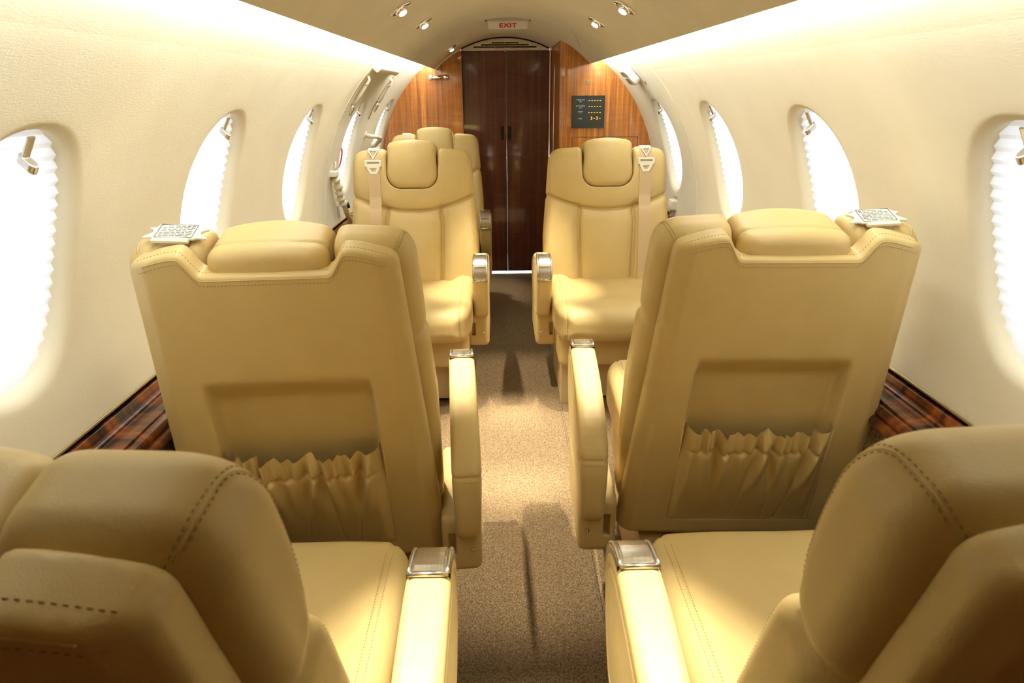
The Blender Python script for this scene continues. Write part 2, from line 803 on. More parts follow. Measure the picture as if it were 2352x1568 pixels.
wn = 0
for sx in (-1, 1):
    for wy in WINDOWS[sx]:
        wn += 1
        win = empty('window_%d' % wn, (CX + sx * (RW + 0.05) * math.cos(WIN_A), wy, ZC + (RW + .05) * math.sin(WIN_A)))
        tag(win, kind='structure')
        inv = Matrix.Translation(win.location).inverted()
        # pleated shade: zigzag across the oval opening, 2.4 cm pleats
        hh = WIN_HA + 0.02
        npl = 20
        V, F = [], []
        ns = 2 * npl + 1
        for i in range(ns):
            t = i / (ns - 1)
            a = WIN_A + (hh / RW) * (1 - 2 * t)
            d = 0.028 + (0.0028 if i % 2 else -0.0028)
            for y in np.linspace(wy - WIN_HY - .015, wy + WIN_HY + .015, 5):
                V.append(inv @ Vector((CX + sx * (RW + d) * math.cos(a), y, ZC + (RW + d) * math.sin(a))))
        for i in range(ns - 1):
            for k in range(4):
                F.append((i * 5 + k, i * 5 + k + 1, (i + 1) * 5 + k + 1, (i + 1) * 5 + k))
        sh = link('pleated_shade', mesh_from('pleated_shade', V, F, None, False), win)
        sh.data.materials.append(MAT['shade'])
        # frame ring holding shade
        ring = MB()
        pts = [inv @ Vector(p) for p in oval_pts(wy, sx, 0.004, 0.06)]
        ring.tube(pts + pts[:1], 0.012, 8, False)
        ring.build('window_frame', 'wall_vinyl', win, smooth=True)
        # pull tab of the shade: bracket plus angled paddle
        a = WIN_A + (WIN_HA - 0.034) / RW
        c0 = Vector((CX + sx * (RW + 0.012) * math.cos(a), wy + 0.012, ZC + (RW + 0.012) * math.sin(a)))
        ex_ = Vector((-sx * math.cos(a), 0, -math.sin(a)))          # into the cabin
        ez_ = Vector((-sx * -math.sin(a) * 1.0, 0, math.cos(a)))
        ez_ = ez_ - ex_ * ez_.dot(ex_)
        ez_.normalize()
        ey_ = Vector((0, 1, 0))
        Mx = inv @ Matrix.Translation(c0) @ Matrix((ey_, ex_, ez_)).transposed().to_4x4() @ Matrix.Scale(0.72, 4)

        def tab_fn(X, Y, Z):
            stem = rint(rint(np.abs(X) - 0.011, np.abs(Y + 0.004) - 0.003, 0.002), np.abs(Z - 0.013) - 0.027, 0.002)
            Zr = Z + 0.016 + (Y - 0.0) * 0.35
            pad = rint(np.sqrt((np.abs(X) * 0.9) ** 2 + (np.maximum(np.abs(Y - 0.004) - 0.008, 0)) ** 2) - 0.0125, np.abs(Zr) - 0.009, 0.003)
            return np.minimum(stem, pad)
        if wn == 1:
            TAB = sdf_mesh('shade_tab', tab_fn, (-.02, -.02, -.05), (.02, .045, .05), 0.0016, 'brushed_nickel')
        tb = link('shade_tab', TAB, win)
        tb.matrix_local = Mx
        # acrylic outer pane
        pts = [inv @ Vector(p) for p in oval_pts(wy, sx, 0.006, 0.1)]
        cpt = sum(pts, Vector()) / len(pts)
        V = [cpt] + pts
        F = [(0, 1 + k, 1 + (k + 1) % 64) for k in range(64)]
        link('pane', mesh_from('pane', V, F, 'window_acrylic'), win)

# ------------------------------------------------------------------ wooden side ledges
def ledge(sx, nm):
    root = empty(nm, (CX + sx * 0.80, 2.0, 0.59))
    tag(root, kind='structure')
    inv = Vector((CX + sx * 0.80, 2.0, 0.59))

    def strip(name, mat, prof, ya=Y0, yb=4.6, smooth=False):
        m = MB()
        m.sweep([(CX + sx * x - inv.x, z - inv.z) for x, z in prof], ya - inv.y, yb - inv.y, closed=True)
        return m.build(name, mat, root, smooth, bevel=0.0015)
    strip('gold_trim_strip', 'gold_trim', [(0.846, 0.652), (0.842, 0.652), (0.842, 0.658), (0.846, 0.658)])
    # fascia of short joined veneer lengths
    strip('fascia', 'flame_mahogany', [(0.852, 0.612), (0.836, 0.612), (0.838, 0.63), (0.843, 0.641), (0.852, 0.641)])
    strip('bead', 'flame_mahogany', [(0.838, 0.616), (0.830, 0.616), (0.826, 0.619), (0.830, 0.623), (0.838, 0.623)])
    strip('ledge_top', 'flame_mahogany', [(0.846, 0.600), (0.782, 0.600), (0.782, 0.616), (0.846, 0.618)])
    nose = [(0.782 - 0.018 * math.sin(q), 0.597 + 0.013 * math.cos(q)) for q in np.linspace(0, math.pi, 9)]
    strip('ledge_nose', 'flame_mahogany', [(0.792, 0.584)] + nose[::-1] + [(0.792, 0.610)], smooth=False)
    nose2 = [(0.766 - 0.016 * math.sin(q), 0.578 + 0.012 * math.cos(q)) for q in np.linspace(0, math.pi, 9)]
    strip('lower_nose', 'flame_mahogany', [(0.79, 0.566)] + nose2[::-1] + [(0.79, 0.590)], smooth=False)
    return root


ledge(-1, 'trim_1')
ledge(1, 'trim_2')

# ================================================================== FRONT PARTITIONS AND DOOR
def arc_panel(y, xa, xb, thick, zlo=0.0, rad=None, n=40, edge=0.0):
    """flat panel in an xz plane whose outline follows the wall circle and the ceiling arc"""
    pts = []
    xs = np.linspace(xa, xb, n)
    V, F = [], []
    for yy in (y, y + thick):
        for x in xs:
            r = min(abs(x - CX), RW - 0.004)
            zt = ZC + math.sqrt(RW * RW - r * r) + 0.006
            if abs(x - CX) < LIP - 0.004:
                zt = min(zt, ceil_z(x) + 0.008)
            V.append((x, yy, zlo))
            V.append((x, yy, zt))
    m = 2 * n
    for i in range(n - 1):
        F.append((2 * i, 2 * i + 2, 2 * i + 3, 2 * i + 1))
        F.append((m + 2 * i, m + 2 * i + 1, m + 2 * i + 3, m + 2 * i + 2))
        F.append((2 * i + 1, 2 * i + 3, m + 2 * i + 3, m + 2 * i + 1))
    F.append((0, 1, m + 1, m))
    F.append((2 * n - 2, m + 2 * n - 2, m + 2 * n - 1, 2 * n - 1))
    return V, F


DX = 0.295
# left partition
V, F = arc_panel(4.62, CX - 0.845, CX - DX, 0.03)
pl = link('wall_front_left', mesh_from('partition', V, F, 'mahogany', False))
tag(pl, kind='structure')
m = MB()
m.box((CX - DX - 0.004, 4.61, 0.0), (CX - DX + 0.012, 4.66, 1.5))
m.build('door_jamb', 'mahogany', pl, bevel=0.004)
m = MB()
pa = [(CX - 0.455 + 0.165 * i / 12, 4.612, ceil_z(CX - 0.455 + 0.165 * i / 12) - 0.004) for i in range(13)]
m.tube(pa, 0.006, 8)
m.build('cornice_bead', 'cream_plastic', pl, smooth=True)
for za, zb in ((0.0, 1.10), (1.104, 1.43), (1.434, 1.5)):
    m = MB()
    m.box((CX - DX - 0.05, 4.610, za), (CX - DX, 4.621, zb))
    m.build('jamb_veneer', 'mahogany', pl, bevel=0.0008)

# right cabinet front with rounded corner, stands proud of the door
fx0, fx1, fz1, fz0, gp = CX + 0.368, CX + 0.748, 1.005, 0.45, 0.004
V, F = [], []
for xa, xb, zl in ((CX + 0.335, fx0, 0.0), (fx0, fx1, fz1 + gp), (fx1, CX + 0.848, 0.0)):
    v, f = arc_panel(3.90, xa, xb, 0.012, zl)
    F += [tuple(k + len(V) for k in q) for q in f]
    V += v
pr = link('wall_front_right', mesh_from('partition', V, F, 'mahogany', False))
tag(pr, kind='structure')
V, F = arc_panel(3.911, CX + 0.335, CX + 0.848, 0.02)
link('backing', mesh_from('backing', V, F, 'mahogany', False), pr)
m = MB()
m.box((fx0 + gp, 3.90, fz0 + gp), (fx1 - gp, 3.912, fz1))
m.build('drawer_front', 'mahogany', pr, bevel=0.0008)
m = MB()
m.box((fx0, 3.90, 0.0), (fx1, 3.912, fz0))
m.build('lower_panel', 'mahogany', pr)
m = MB()
rc = 0.04
prof = [(CX + 0.335 - rc * math.sin(q), 3.90 + rc - rc * math.cos(q)) for q in np.linspace(0, math.pi / 2, 9)]
prof += [(CX + DX, 4.66)]
V, F = [], []
for x, y in prof:
    V += [(x, y, 0.0), (x, y, ceil_z(x) + 0.012)]
for i in range(len(prof) - 1):
    F.append((2 * i, 2 * i + 1, 2 * i + 3, 2 * i + 2))
o = link('corner_post', mesh_from('corner_post', V, F, 'mahogany', True), pr)
m = MB()
m.lathe([(0.014, 0), (0.014, 0.003), (0.011, 0.004)], Matrix.Translation((CX + 0.455, 3.902, 1.299)) @ Matrix.Rotation(math.pi / 2, 4, 'X'), 20)
m.build('button_lock', 'piping', pr, smooth=False)
m = MB()
m.tube([(CX + DX + 0.002, 4.30, 0.03 + 0.02 * i) for i in range(70)], 0.004, 6)
m.build('piano_hinge', 'chrome', pr, smooth=True)

# door: two folding leaves
door = empty('door_1', (CX, 4.66, 0))
tag(door, kind='structure')
for sx in (-1, 1):
    m = MB()
    lo = (0.004, 0, 0.026) if sx > 0 else (-DX + 0.002, 0, 0.026)
    hi = (DX - 0.002, 0.03, 1.505) if sx > 0 else (-0.004, 0.03, 1.505)
    m2 = MB()
    m2.box(lo, hi)
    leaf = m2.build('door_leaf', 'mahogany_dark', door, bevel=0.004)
    m3 = MB()
    xa = 0.012 if sx > 0 else -0.036
    m3.box((xa, -0.004, 0.945), (xa + 0.024, 0.004, 1.035))
    m3.build('flush_pull', 'dark_gap', leaf, bevel=0.003)
m = MB()
m.box((-0.009, -0.004, 0.026), (0.0035, 0.002, 1.5))
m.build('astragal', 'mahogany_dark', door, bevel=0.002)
m = MB()
m.tube([(-0.01, -0.004, 1.507), (0.008, -0.006, 1.507)], 0.006, 8)
m.build('latch', 'chrome', door, smooth=True)

# valance with air grille above the door
vent = empty('air_vent', (CX, 4.635, 1.507))
tag(vent, 'cream arched air vent with three dark grille slots above the folding door', 'vent')


def valance_fn(X, Y, Z):
    top = ZCC + np.sqrt(np.maximum(RC * RC - X * X, 0)) - 0.006 - 1.507
    d = rint(np.maximum(np.maximum(Z - top, -Z), np.abs(X) - 0.285), np.maximum(-Y, Y - 0.08), 0.002)
    for hw, z in ((0.205, 0.018), (0.155, 0.031), (0.085, 0.043)):
        d = np.maximum(d, -np.maximum(np.maximum(np.abs(X) - hw, np.abs(Z - z) - 0.0045), np.abs(Y) - 0.072))
    return d


link('valance', sdf_mesh('valance', valance_fn, (-.295, -.01, -.01), (.295, .09, .085), 0.0024, 'cream_plastic'), vent)
for x in (-0.136, -0.068, 0, 0.068, 0.136):
    m = MB()
    m.box((x - 0.0012, -0.001, 0.012), (x + 0.0012, 0.003, 0.05 if abs(x) < .1 else 0.037))
    m.build('grille_bar', 'cream_plastic', vent)
m = MB()
pa = [(-0.285 + 0.57 * i / 20, -0.004, ceil_z(CX - 0.285 + 0.57 * i / 20) - 1.507 - 0.004) for i in range(21)]
m.tube(pa, 0.004, 6)
m.build('black_bead', 'black', vent, smooth=True)  # thin black tube along the joint of valance and ceiling


# text helper
def text_mesh(s, size, bold=0.0, depth=0.0006, align='CENTER'):
    cu = bpy.data.curves.new('txt', 'FONT')
    cu.body = s
    cu.size = size
    cu.extrude = depth
    cu.align_x = align
    cu.align_y = 'CENTER'
    cu.space_character = 1.08
    cu.offset = size * bold
    ob = bpy.data.objects.new('txt', cu)
    COL.objects.link(ob)
    dg = bpy.context.evaluated_depsgraph_get()
    me = bpy.data.meshes.new_from_object(ob.evaluated_get(dg))
    bpy.data.objects.remove(ob)
    bpy.data.curves.remove(cu)
    return me


def put_text(s, size, mat, parent, M, name='lettering', bold=0.0):
    me = text_mesh(s, size, bold)
    me.materials.clear()
    me.materials.append(MAT[mat])
    o = link(name, me, parent)
    o.matrix_local = M
    return o


# information display on the right partition
disp = empty('information_display', (CX + 0.457, 3.898, 1.144))
tag(disp, 'square black cabin information display with amber readouts on wooden partition', 'display')
m = MB()
m.box((-0.0895, -0.006, -0.084), (0.0895, 0.004, 0.084))
scr = m.build('screen', 'display_black', disp, bevel=0.003)
for nm, lo, hi in (('bezel', (-.0915, -.009, .080), (.0915, .002, .086)), ('bezel', (-.0915, -.009, -.086), (.0915, .002, -.080)), ('bezel', (-.0915, -.009, -.08), (-.087, .002, .08)), ('bezel', (.087, -.009, -.08), (.0915, .002, .08))):
    m = MB()
    m.box(lo, hi)
    m.build(nm, 'display_black', disp)
RX = Matrix.Rotation(math.pi / 2, 4, 'X')
for tx, sub, z in (('TRUE A/S', 'MPH', 0.064), ('ALTITUDE', 'FEET', 0.0315), ('TEMP', 'F', 0.0), ('TIME', None, -0.036)):
    put_text(tx, 0.0105, 'display_text', disp, Matrix.Translation((-0.045, -0.0075, z)) @ RX)
    if sub:
        put_text(sub, 0.0075, 'display_text', disp, Matrix.Translation((-0.045, -0.0075, z - 0.0105)) @ RX)
for z in (0.060, 0.028, -0.004):
    for i in range(5):
        m = MB()
        m.box((0.0005 + i * 0.0156, -0.0085, z - 0.0014), (0.008 + i * 0.0156, -0.006, z + 0.0014))
        m.build('readout_dash', 'display_amber', disp)
for s_, x in (('3', 0.019), ('3', 0.050)):
    put_text(s_, 0.024, 'display_amber', disp, Matrix.Translation((x, -0.0075, -0.035)) @ RX, 'readout_digit')
for x in (0.031, 0.063):
    m = MB()
    m.box((x, -0.0085, -0.0364), (x + 0.007, -0.006, -0.0336))
    m.build('readout_dash', 'display_amber', disp)

# exit sign hanging under the ceiling
ex = empty('exit_sign', (CX + 0.003, 3.50, 1.555))
tag(ex, 'white exit sign with red letters on the cabin ceiling', 'sign')


def ex_fn(X, Y, Z):
    hw = 0.1 - (0.028 - (Z + 0.0)) * 0.12
    return rint(rint(np.abs(X) - hw, np.abs(Z) - 0.018, 0.006), np.abs(Y) - 0.012, 0.004)


link('sign_plate', sdf_mesh('sign_plate', ex_fn, (-.12, -.02, -.04), (.12, .02, .04), 0.003, 'sign_white'), ex)
put_text('EXIT', 0.026, 'red', ex, Matrix.Translation((0, -0.0125, -0.003)) @ RX @ Matrix.Diagonal((1.5, 1, 1, 1)), bold=0.035)
for x in (-0.106, 0.106):
    m = MB()
    m.lathe([(0.005, 0), (0.005, 0.012)], Matrix.Translation((x, -0.01, 0.018)) @ Matrix.Rotation(math.pi / 2, 4, 'X'), 12)
    m.build('screw', 'piping', ex)
# slots and an oblique joint cut into the ceiling panel
cut = MB()
for x0, x1, y in ((-0.035, 0.035, 3.30), (-0.085, 0.085, 3.98)):
    cut.box((CX + x0, y, ceil_z(CX + x1) - 0.02), (CX + x1, y + 0.004, ceil_z(CX) + 0.008))
cut.tube([(CX + x, 3.28 + (x - 0.29) * 4.2, ceil_z(CX + x) + 0.0015) for x in np.linspace(0.29, 0.38, 8)], 0.003, 8)
cutter = cut.build('slot_cutter', 'ceiling_suede')
bo = ceiling.modifiers.new('slots', 'BOOLEAN')
bo.object = cutter
bo.operation = 'DIFFERENCE'
bo.solver = 'EXACT'
_me = bpy.data.meshes.new_from_object(ceiling.evaluated_get(bpy.context.evaluated_depsgraph_get()))
ceiling.modifiers.clear()
ceiling.data = _me
bpy.data.objects.remove(cutter)
for p in ceiling.data.polygons:
    p.use_smooth = False


# ------------------------------------------------------------------ ceiling spotlights
def downlight(x, y, label, aimx=0.0, aimy=0.0, energy=SPOT_W, on=True):
    xr = CX + x
    nrm = Vector(((xr - CX) / RC, 0, (ceil_z(xr) - ZCC) / RC))     # outward normal of the ceiling
    z = -nrm
    t = Vector((0, 1, 0))
    xx = t.cross(z)
    M = Matrix((xx, t, z)).transposed().to_4x4()
    root = empty('reading_light', (xr, y, ceil_z(xr)))
    tag(root, label, 'light', 'reading lights set in the ceiling')
    m = MB()
    prof = [(0.022, 0.0), (0.036, -0.001), (0.038, 0.002), (0.035, 0.006), (0.024, 0.007), (0.021, 0.003), (0.020, -0.012)]
    n = 28
    V, F = [], []
    for r, zz in prof:
        for k in range(n):
            a = k * 2 * math.pi / n
            V.append(M @ Vector((r * math.cos(a), r * math.sin(a), zz)))
    for i in range(len(prof) - 1):
        for k in range(n):
            F.append((i * n + k, i * n + (k + 1) % n, (i + 1) * n + (k + 1) % n, (i + 1) * n + k))
    link('bezel_ring', mesh_from('bezel_ring', V, F, 'chrome'), root)
    # eyeball that swivels in the ring
    m = MB()
    aim = Matrix.Rotation(0.25, 4, 'X')
    m.lathe([(0.004, 0.018), (0.013, 0.017), (0.0185, 0.012), (0.02, 0.004), (0.019, -0.006)][::-1], M @ aim, 24)
    m.build('eyeball', 'chrome', root, smooth=True)
    m = MB()
    m.lathe([(0.013, 0.0155), (0.013, 0.0185), (0.004, 0.0195)], M @ aim, 20)
    m.build('lamp_lens', 'lamp_glass', root, smooth=True)
    if on:
        d = bpy.data.lights.new('reading_lamp', 'SPOT')
        d.energy = energy
        d.color = WARM
        d.spot_size = 36 * R2D
        d.spot_blend = 0.8
        d.shadow_soft_size = 0.012
        # the lamps over the two near rows are above the picture; their pools lie on the near armrests
        lo = bpy.data.objects.new('reading_lamp_offscreen' if y < 2.0 else 'reading_lamp', d)
        COL.objects.link(lo)
        lo.parent = root
        pos = M @ Vector((0, 0, 0.024))
        lo.location = pos
        tgt = Vector((CX + aimx, y + aimy, 0.0)) - (Vector(root.location) + pos)
        lo.rotation_mode = 'QUATERNION'
        lo.rotation_quaternion = tgt.to_track_quat('-Z', 'Y')
    return root


LIGHT_Y = {0.66: 0.9, 1.62: 1.05, 2.185: 1.6, 2.70: 0.72}
WHERE = {0.66: 'over the seat behind the pocketed seat', 1.62: 'over the pocketed seat', 2.185: 'over the open floor between the facing seats', 2.70: 'over the seat with the buckle strap'}
for sx in (-1, 1):
    side = 'cabin door side' if sx < 0 else 'display side'
    for y in LIGHT_Y:
        downlight(sx * (0.325 if y > 2.4 else 0.338), y, 'chrome ceiling light %s, %s' % (WHERE[y], side), aimx=0.0, energy=SPOT_W * LIGHT_Y[y])
downlight(-0.325, 4.2, 'round chrome reading light in front of the folding door', aimx=-0.2, energy=SPOT_W * 0.5)



# ================================================================== FITTINGS ON THE WALLS
def wall_frame(sx, y, z, off=0.0, R=RW):
    """matrix whose x runs along +y (or -y), y points into the cabin, z up along the wall"""
    a = math.asin((z - ZC) / R)
    p = Vector((CX + sx * (R - off) * math.cos(a), y, ZC + (R - off) * math.sin(a)))
    inn = Vector((-sx * math.cos(a), 0, -math.sin(a)))
    up = Vector((-sx * math.sin(a), 0, math.cos(a)))
    ax = inn.cross(up)
    return Matrix.Translation(p) @ Matrix((ax, inn, up)).transposed().to_4x4()


def wall_pt(sx, y, z, off=0.0):
    a = math.asin((z - ZC) / RW)
    return (CX + sx * (RW - off) * math.cos(a), y, ZC + (RW - off) * math.sin(a))


def placed(root, M):
    root.matrix_world = M
    return root


# joint bead between the wall liner panels
for sx, wl in ((-1, wallL), (1, wallR)):
    m = MB()
    m.tube([wall_pt(sx, (3.04 if sx < 0 else 2.98) + 0.03 * math.sin((z - 0.66) * 4.0), z, -0.0005) for z in np.linspace(0.66, 1.39, 24)], 0.0035, 6)
    m.build('liner_joint', 'cream_plastic', wl, smooth=True)

# emergency exit hatch in the left wall: padded header handle, side rails, latch levers
hatch = empty('exit_hatch_fitting', (0, 0, 0))
placed(hatch, wall_frame(-1, 3.37, 1.365))
tag(hatch, 'cream padded header with two side rails of the hatch next to the wooden partition', 'hatch')
hi = hatch.matrix_world.inverted()


def hpt(y, z, off):
    return hi @ Vector(wall_pt(-1, y, z, off))


def head_pad(X, Y, Z):
    return rint(rint(np.abs(X) - 0.29, np.abs(Z) - 0.02, 0.012), np.abs(Y - 0.006) - 0.022, 0.012)


link('header_pad', sdf_mesh('header_pad', head_pad, (-.31, -.03, -.035), (.31, .04, .035), 0.007, 'cream_plastic'), hatch)
for y in (3.10, 3.74):
    m = MB()
    m.tube([hpt(y, 1.325, 0.004), hpt(y + .005, 1.32, 0.016), hpt(y + 0.03, 1.26, 0.018), hpt(y + 0.045, 1.215, 0.016), hpt(y + .05, 1.21, 0.002)], 0.007, 8)
    m.build('side_rail', 'cream_plastic', hatch, smooth=True)
    m = MB()
    m.tube([hpt(y + 0.055, 1.205, 0.004), hpt(y + 0.06, 1.195, 0.014), hpt(y + 0.075, 1.165, 0.012)], [0.006, 0.008, 0.006], 8)
    m.build('latch_lever', 'chrome', hatch, smooth=True)
    m = MB()
    m.lathe([(0.008, 0.0), (0.008, 0.008), (0.005, 0.011)], Matrix.Translation(hpt(y + 0.01, 1.30, 0.012)) @ Matrix.Rotation(-math.pi / 2, 4, 'X'), 14)
    m.build('rail_stud', 'chrome', hatch, smooth=True)
for y in (3.07, 3.80):
    m = MB()
    m.tube([hpt(y, z, 0.001) for z in np.linspace(1.12, 1.345, 10)], 0.0025, 6)
    m.build('hatch_joint', 'piping', hatch, smooth=True)

# fixed grab handle below the hatch
gh = empty('grab_handle', (0, 0, 0))
placed(gh, wall_frame(-1, 4.02, 1.0))
tag(gh, 'small cream grab handle on the wall between two oval windows', 'handle')
gi = gh.matrix_world.inverted()
m = MB()
m.tube([gi @ Vector(wall_pt(-1, y, z, o_)) for y, z, o_ in ((3.86, 1.035, 0.0), (3.87, 1.035, 0.03), (3.95, 1.035, 0.05), (4.08, 1.02, 0.052), (4.14, 1.0, 0.045), (4.16, 0.96, 0.02), (4.16, 0.95, 0.0))], 0.012, 10)
m.build('grip', 'cream_plastic', gh, smooth=True)
for y, z in ((3.86, 1.035), (4.16, 0.955)):
    m = MB()
    m.lathe([(0.02, -0.004), (0.02, 0.004), (0.014, 0.008)], gi @ wall_frame(-1, y, z) @ Matrix.Rotation(-math.pi / 2, 4, 'X'), 16)
    m.build('mount_plate', 'cream_plastic', gh, smooth=False)

# door support strut with soft sleeve hanging from a white wall clip
st = empty('door_strap', wall_pt(-1, 3.16, 0.90, 0.0))
tag(st, 'wrinkled cream sleeve strap hanging from a white clip down to the wooden ledge', 'strap')
so = Vector(st.location)
m = MB()
m.box((-0.02, -0.03, -0.012), (0.03, 0.03, 0.014))
m.build('clip', 'white_plastic', st, bevel=0.004)
m = MB()
m.tube([Vector(p) - so for p in (wall_pt(-1, 3.17, 0.915, 0.01), wall_pt(-1, 3.18, 0.935, 0.012), wall_pt(-1, 3.19, 0.955, 0.004))], 0.004, 8)
m.build('hook', 'cream_plastic', st, smooth=True)
pp = spline([Vector(wall_pt(-1, 3.17, 0.885, 0.02)), Vector(wall_pt(-1, 3.20, 0.83, 0.03)), Vector(wall_pt(-1, 3.23, 0.78, 0.03)), Vector(wall_pt(-1, 3.26, 0.735, 0.04))], 24)
m = MB()
m.tube([Vector(p) - so for p in pp], [0.017 + 0.004 * math.sin(i * 1.3) + 0.002 * math.sin(i * 2.9) for i in range(24)], 12)
m.build('sleeve', 'belt_pale', st, smooth=True)
pp = spline([Vector(wall_pt(-1, 3.255, 0.74, 0.04)), Vector((CX - 0.81, 3.30, 0.68)), Vector((CX - 0.79, 3.36, 0.622)), Vector((CX - 0.785, 3.37, 0.612))], 12)
m = MB()
m.tube([Vector(p) - so for p in pp], 0.013, 10)
m.build('strut', 'leather', st, smooth=True)
m = MB()
m.tube([Vector(wall_pt(-1, 3.262, 0.75, 0.052)) - so, Vector(wall_pt(-1, 3.268, 0.725, 0.056)) - so], 0.009, 8)
m.build('release_button', 'black', st, smooth=True)
pc = empty('wall_placard', (0, 0, 0))
placed(pc, wall_frame(-1, 3.28, 0.705))
tag(pc, 'small pale placard on the wall just above the wooden ledge', 'placard')
m = MB()
m.box((-0.022, -0.001, -0.03), (0.022, 0.0025, 0.03))
m.build('plate', 'grey_plastic', pc, bevel=0.001)
# polished bar across the ledge
lb = empty('ledge_bar', (CX - 0.80, 3.47, 0.655))
tag(lb, 'short polished metal bar over the ledge behind a facing seat', 'bar')
m = MB()
m.tube([(-0.045, 0, -0.04), (-0.045, 0, 0.0), (0.05, 0, 0.0), (0.05, 0, -0.04)], 0.008, 10)
m.build('bar', 'chrome', lb, smooth=True)

# red ring marking on one window shade
rr = empty('window_ring', (0, 0, 0))
placed(rr, wall_frame(-1, 3.40, 0.945, -0.022))
tag(rr, 'thin red ring on the window shade next to the hanging strap', 'ring')
m = MB()
m.tube([(0.05 * math.cos(t), 0, 0.05 * math.sin(t)) for t in np.linspace(0, 2 * math.pi, 33)], 0.004, 8, False)
m.build('ring', 'red', rr, smooth=True)

# mask or vent unit high on the right wall
vu = empty('wall_vent_unit', (0, 0, 0))
placed(vu, wall_frame(1, 3.45, 1.335))
tag(vu, 'white wall unit with brown opening and label plate high beside the display partition', 'vent')


def vu_fn(X, Y, Z):
    d = rint(rint(np.abs(X) - 0.07, np.abs(Z) - 0.05, 0.03), np.abs(Y - 0.01) - 0.026, 0.012)
    hole = rint(rint(np.abs(X - 0.03) - 0.03, np.abs(Z - 0.022) - 0.015, 0.01), np.abs(Y - 0.03) - 0.022, 0.004)
    return np.maximum(d, -hole)


link('housing', sdf_mesh('housing', vu_fn, (-.09, -.03, -.065), (.09, .05, .065), 0.004, 'white_plastic'), vu)
m = MB()
m.box((-0.002, 0.006, 0.004), (0.062, 0.015, 0.04))
m.build('opening', 'mahogany', vu)
m = MB()
m.box((-0.045, 0.035, -0.035), (0.045, 0.038, 0.002))
m.build('lower_lens', 'grey_plastic', vu, bevel=0.002)
m = MB()
m.box((-0.135, -0.002, -0.055), (-0.095, 0.006, 0.055))
m.build('label_plate', 'grey_plastic', vu, bevel=0.002)
m = MB()
m.box((-0.135, 0.0058, -0.002), (-0.095, 0.0068, 0.0005))
m.build('label_line', 'print_grey', vu)

# belt latch box above the right ledge
lx = empty('wall_latch_box', (0, 0, 0))
placed(lx, wall_frame(1, 3.37, 0.705))
tag(lx, 'pale grey latch box with dark foot on the ledge under the last window', 'latch')


def lx_fn(X, Y, Z):
    return rint(rint(np.abs(X) - 0.035, np.abs(Z) - 0.026, 0.008), np.abs(Y - 0.012) - 0.022 + 0.3 * np.maximum(Z, 0), 0.006)


link('body', sdf_mesh('body', lx_fn, (-.05, -.02, -.04), (.05, .045, .04), 0.003, 'cream_plastic'), lx)
m = MB()
m.box((-0.03, 0.0, 0.036), (0.03, 0.006, 0.046))
m.build('upper_slot', 'grey_plastic', lx, bevel=0.001)
m = MB()
m.box((-0.018, 0.0, -0.06), (0.018, 0.02, -0.024))
m.build('foot', 'grey_plastic', lx, bevel=0.002)

# swivel map light on the left partition
ml = empty('map_light', (CX - 0.435, 4.618, 1.344))
tag(ml, 'chrome swivel map light with red band on the wooden partition', 'light')
m = MB()
m.lathe([(0.016, 0), (0.016, 0.004), (0.012, 0.007)], Matrix.Translation((-0.055, 0.002, 0)) @ Matrix.Rotation(math.pi / 2, 4, 'X'), 18)
m.build('rosette', 'chrome', ml, smooth=False)
m = MB()
m.tube([(-0.055, -0.004, 0), (-0.055, -0.022, 0), (-0.03, -0.026, -0.004)], 0.006, 10)
m.build('arm', 'chrome', ml, smooth=True)
m = MB()
m.tube([(-0.04, -0.026, -0.003), (-0.03, -0.026, -0.003), (0.0, -0.026, 0.0), (0.022, -0.026, 0.001)], [0.008, 0.0125, 0.0135, 0.0135], 14)
m.build('barrel', 'chrome', ml, smooth=True)
m = MB()
m.tube([(0.022, -0.026, 0.001), (0.031, -0.026, 0.001)], 0.0138, 14)
m.build('band', 'red', ml, smooth=True)
m = MB()
m.tube([(0.031, -0.026, 0.001), (0.062, -0.026, 0.002), (0.066, -0.026, 0.002)], [0.0135, 0.0145, 0.012], 14)
m.build('lamp_head', 'chrome', ml, smooth=True)


# ================================================================== SEATS
LEAN0 = 12 * R2D


def w_shell(t):
    return 0.230 + (0.69 - t) * 0.075


def shell_top(s):
    a = np.abs(s)
    return 0.674 + 0.042 * sstep(0.108, 0.142, a) - 0.022 * sstep(0.142, 0.25, a)


def rear_n(s, t):
    a = np.abs(s)
    rec = 0.034 * sstep(0.165, 0.148, a) * sstep(0.455, 0.38, t) * sstep(-0.03, 0.0, t)
    bev = np.maximum(0, a - (w_shell(t) - 0.032)) * 0.55
    return rec + bev


def shell_fn(S, Nn, T):
    d2 = smax(np.abs(S) - w_shell(T), smax(T - shell_top(S), -0.075 - T, 0.02), 0.02)
    dn = np.maximum(rear_n(S, T) - Nn, Nn - 0.055)
    return rint(d2, dn, 0.009)


HRW = 0.112          # half width of the headrest notch


def notch2d(S, T):
    """negative inside the U of the headrest"""
    return rint(np.abs(S) - HRW, 0.542 - T, 0.06)


def seamA(S):
    return 0.445 + 0.062 * (S / 0.25) ** 2 * (1 - 0.1 * np.abs(S))


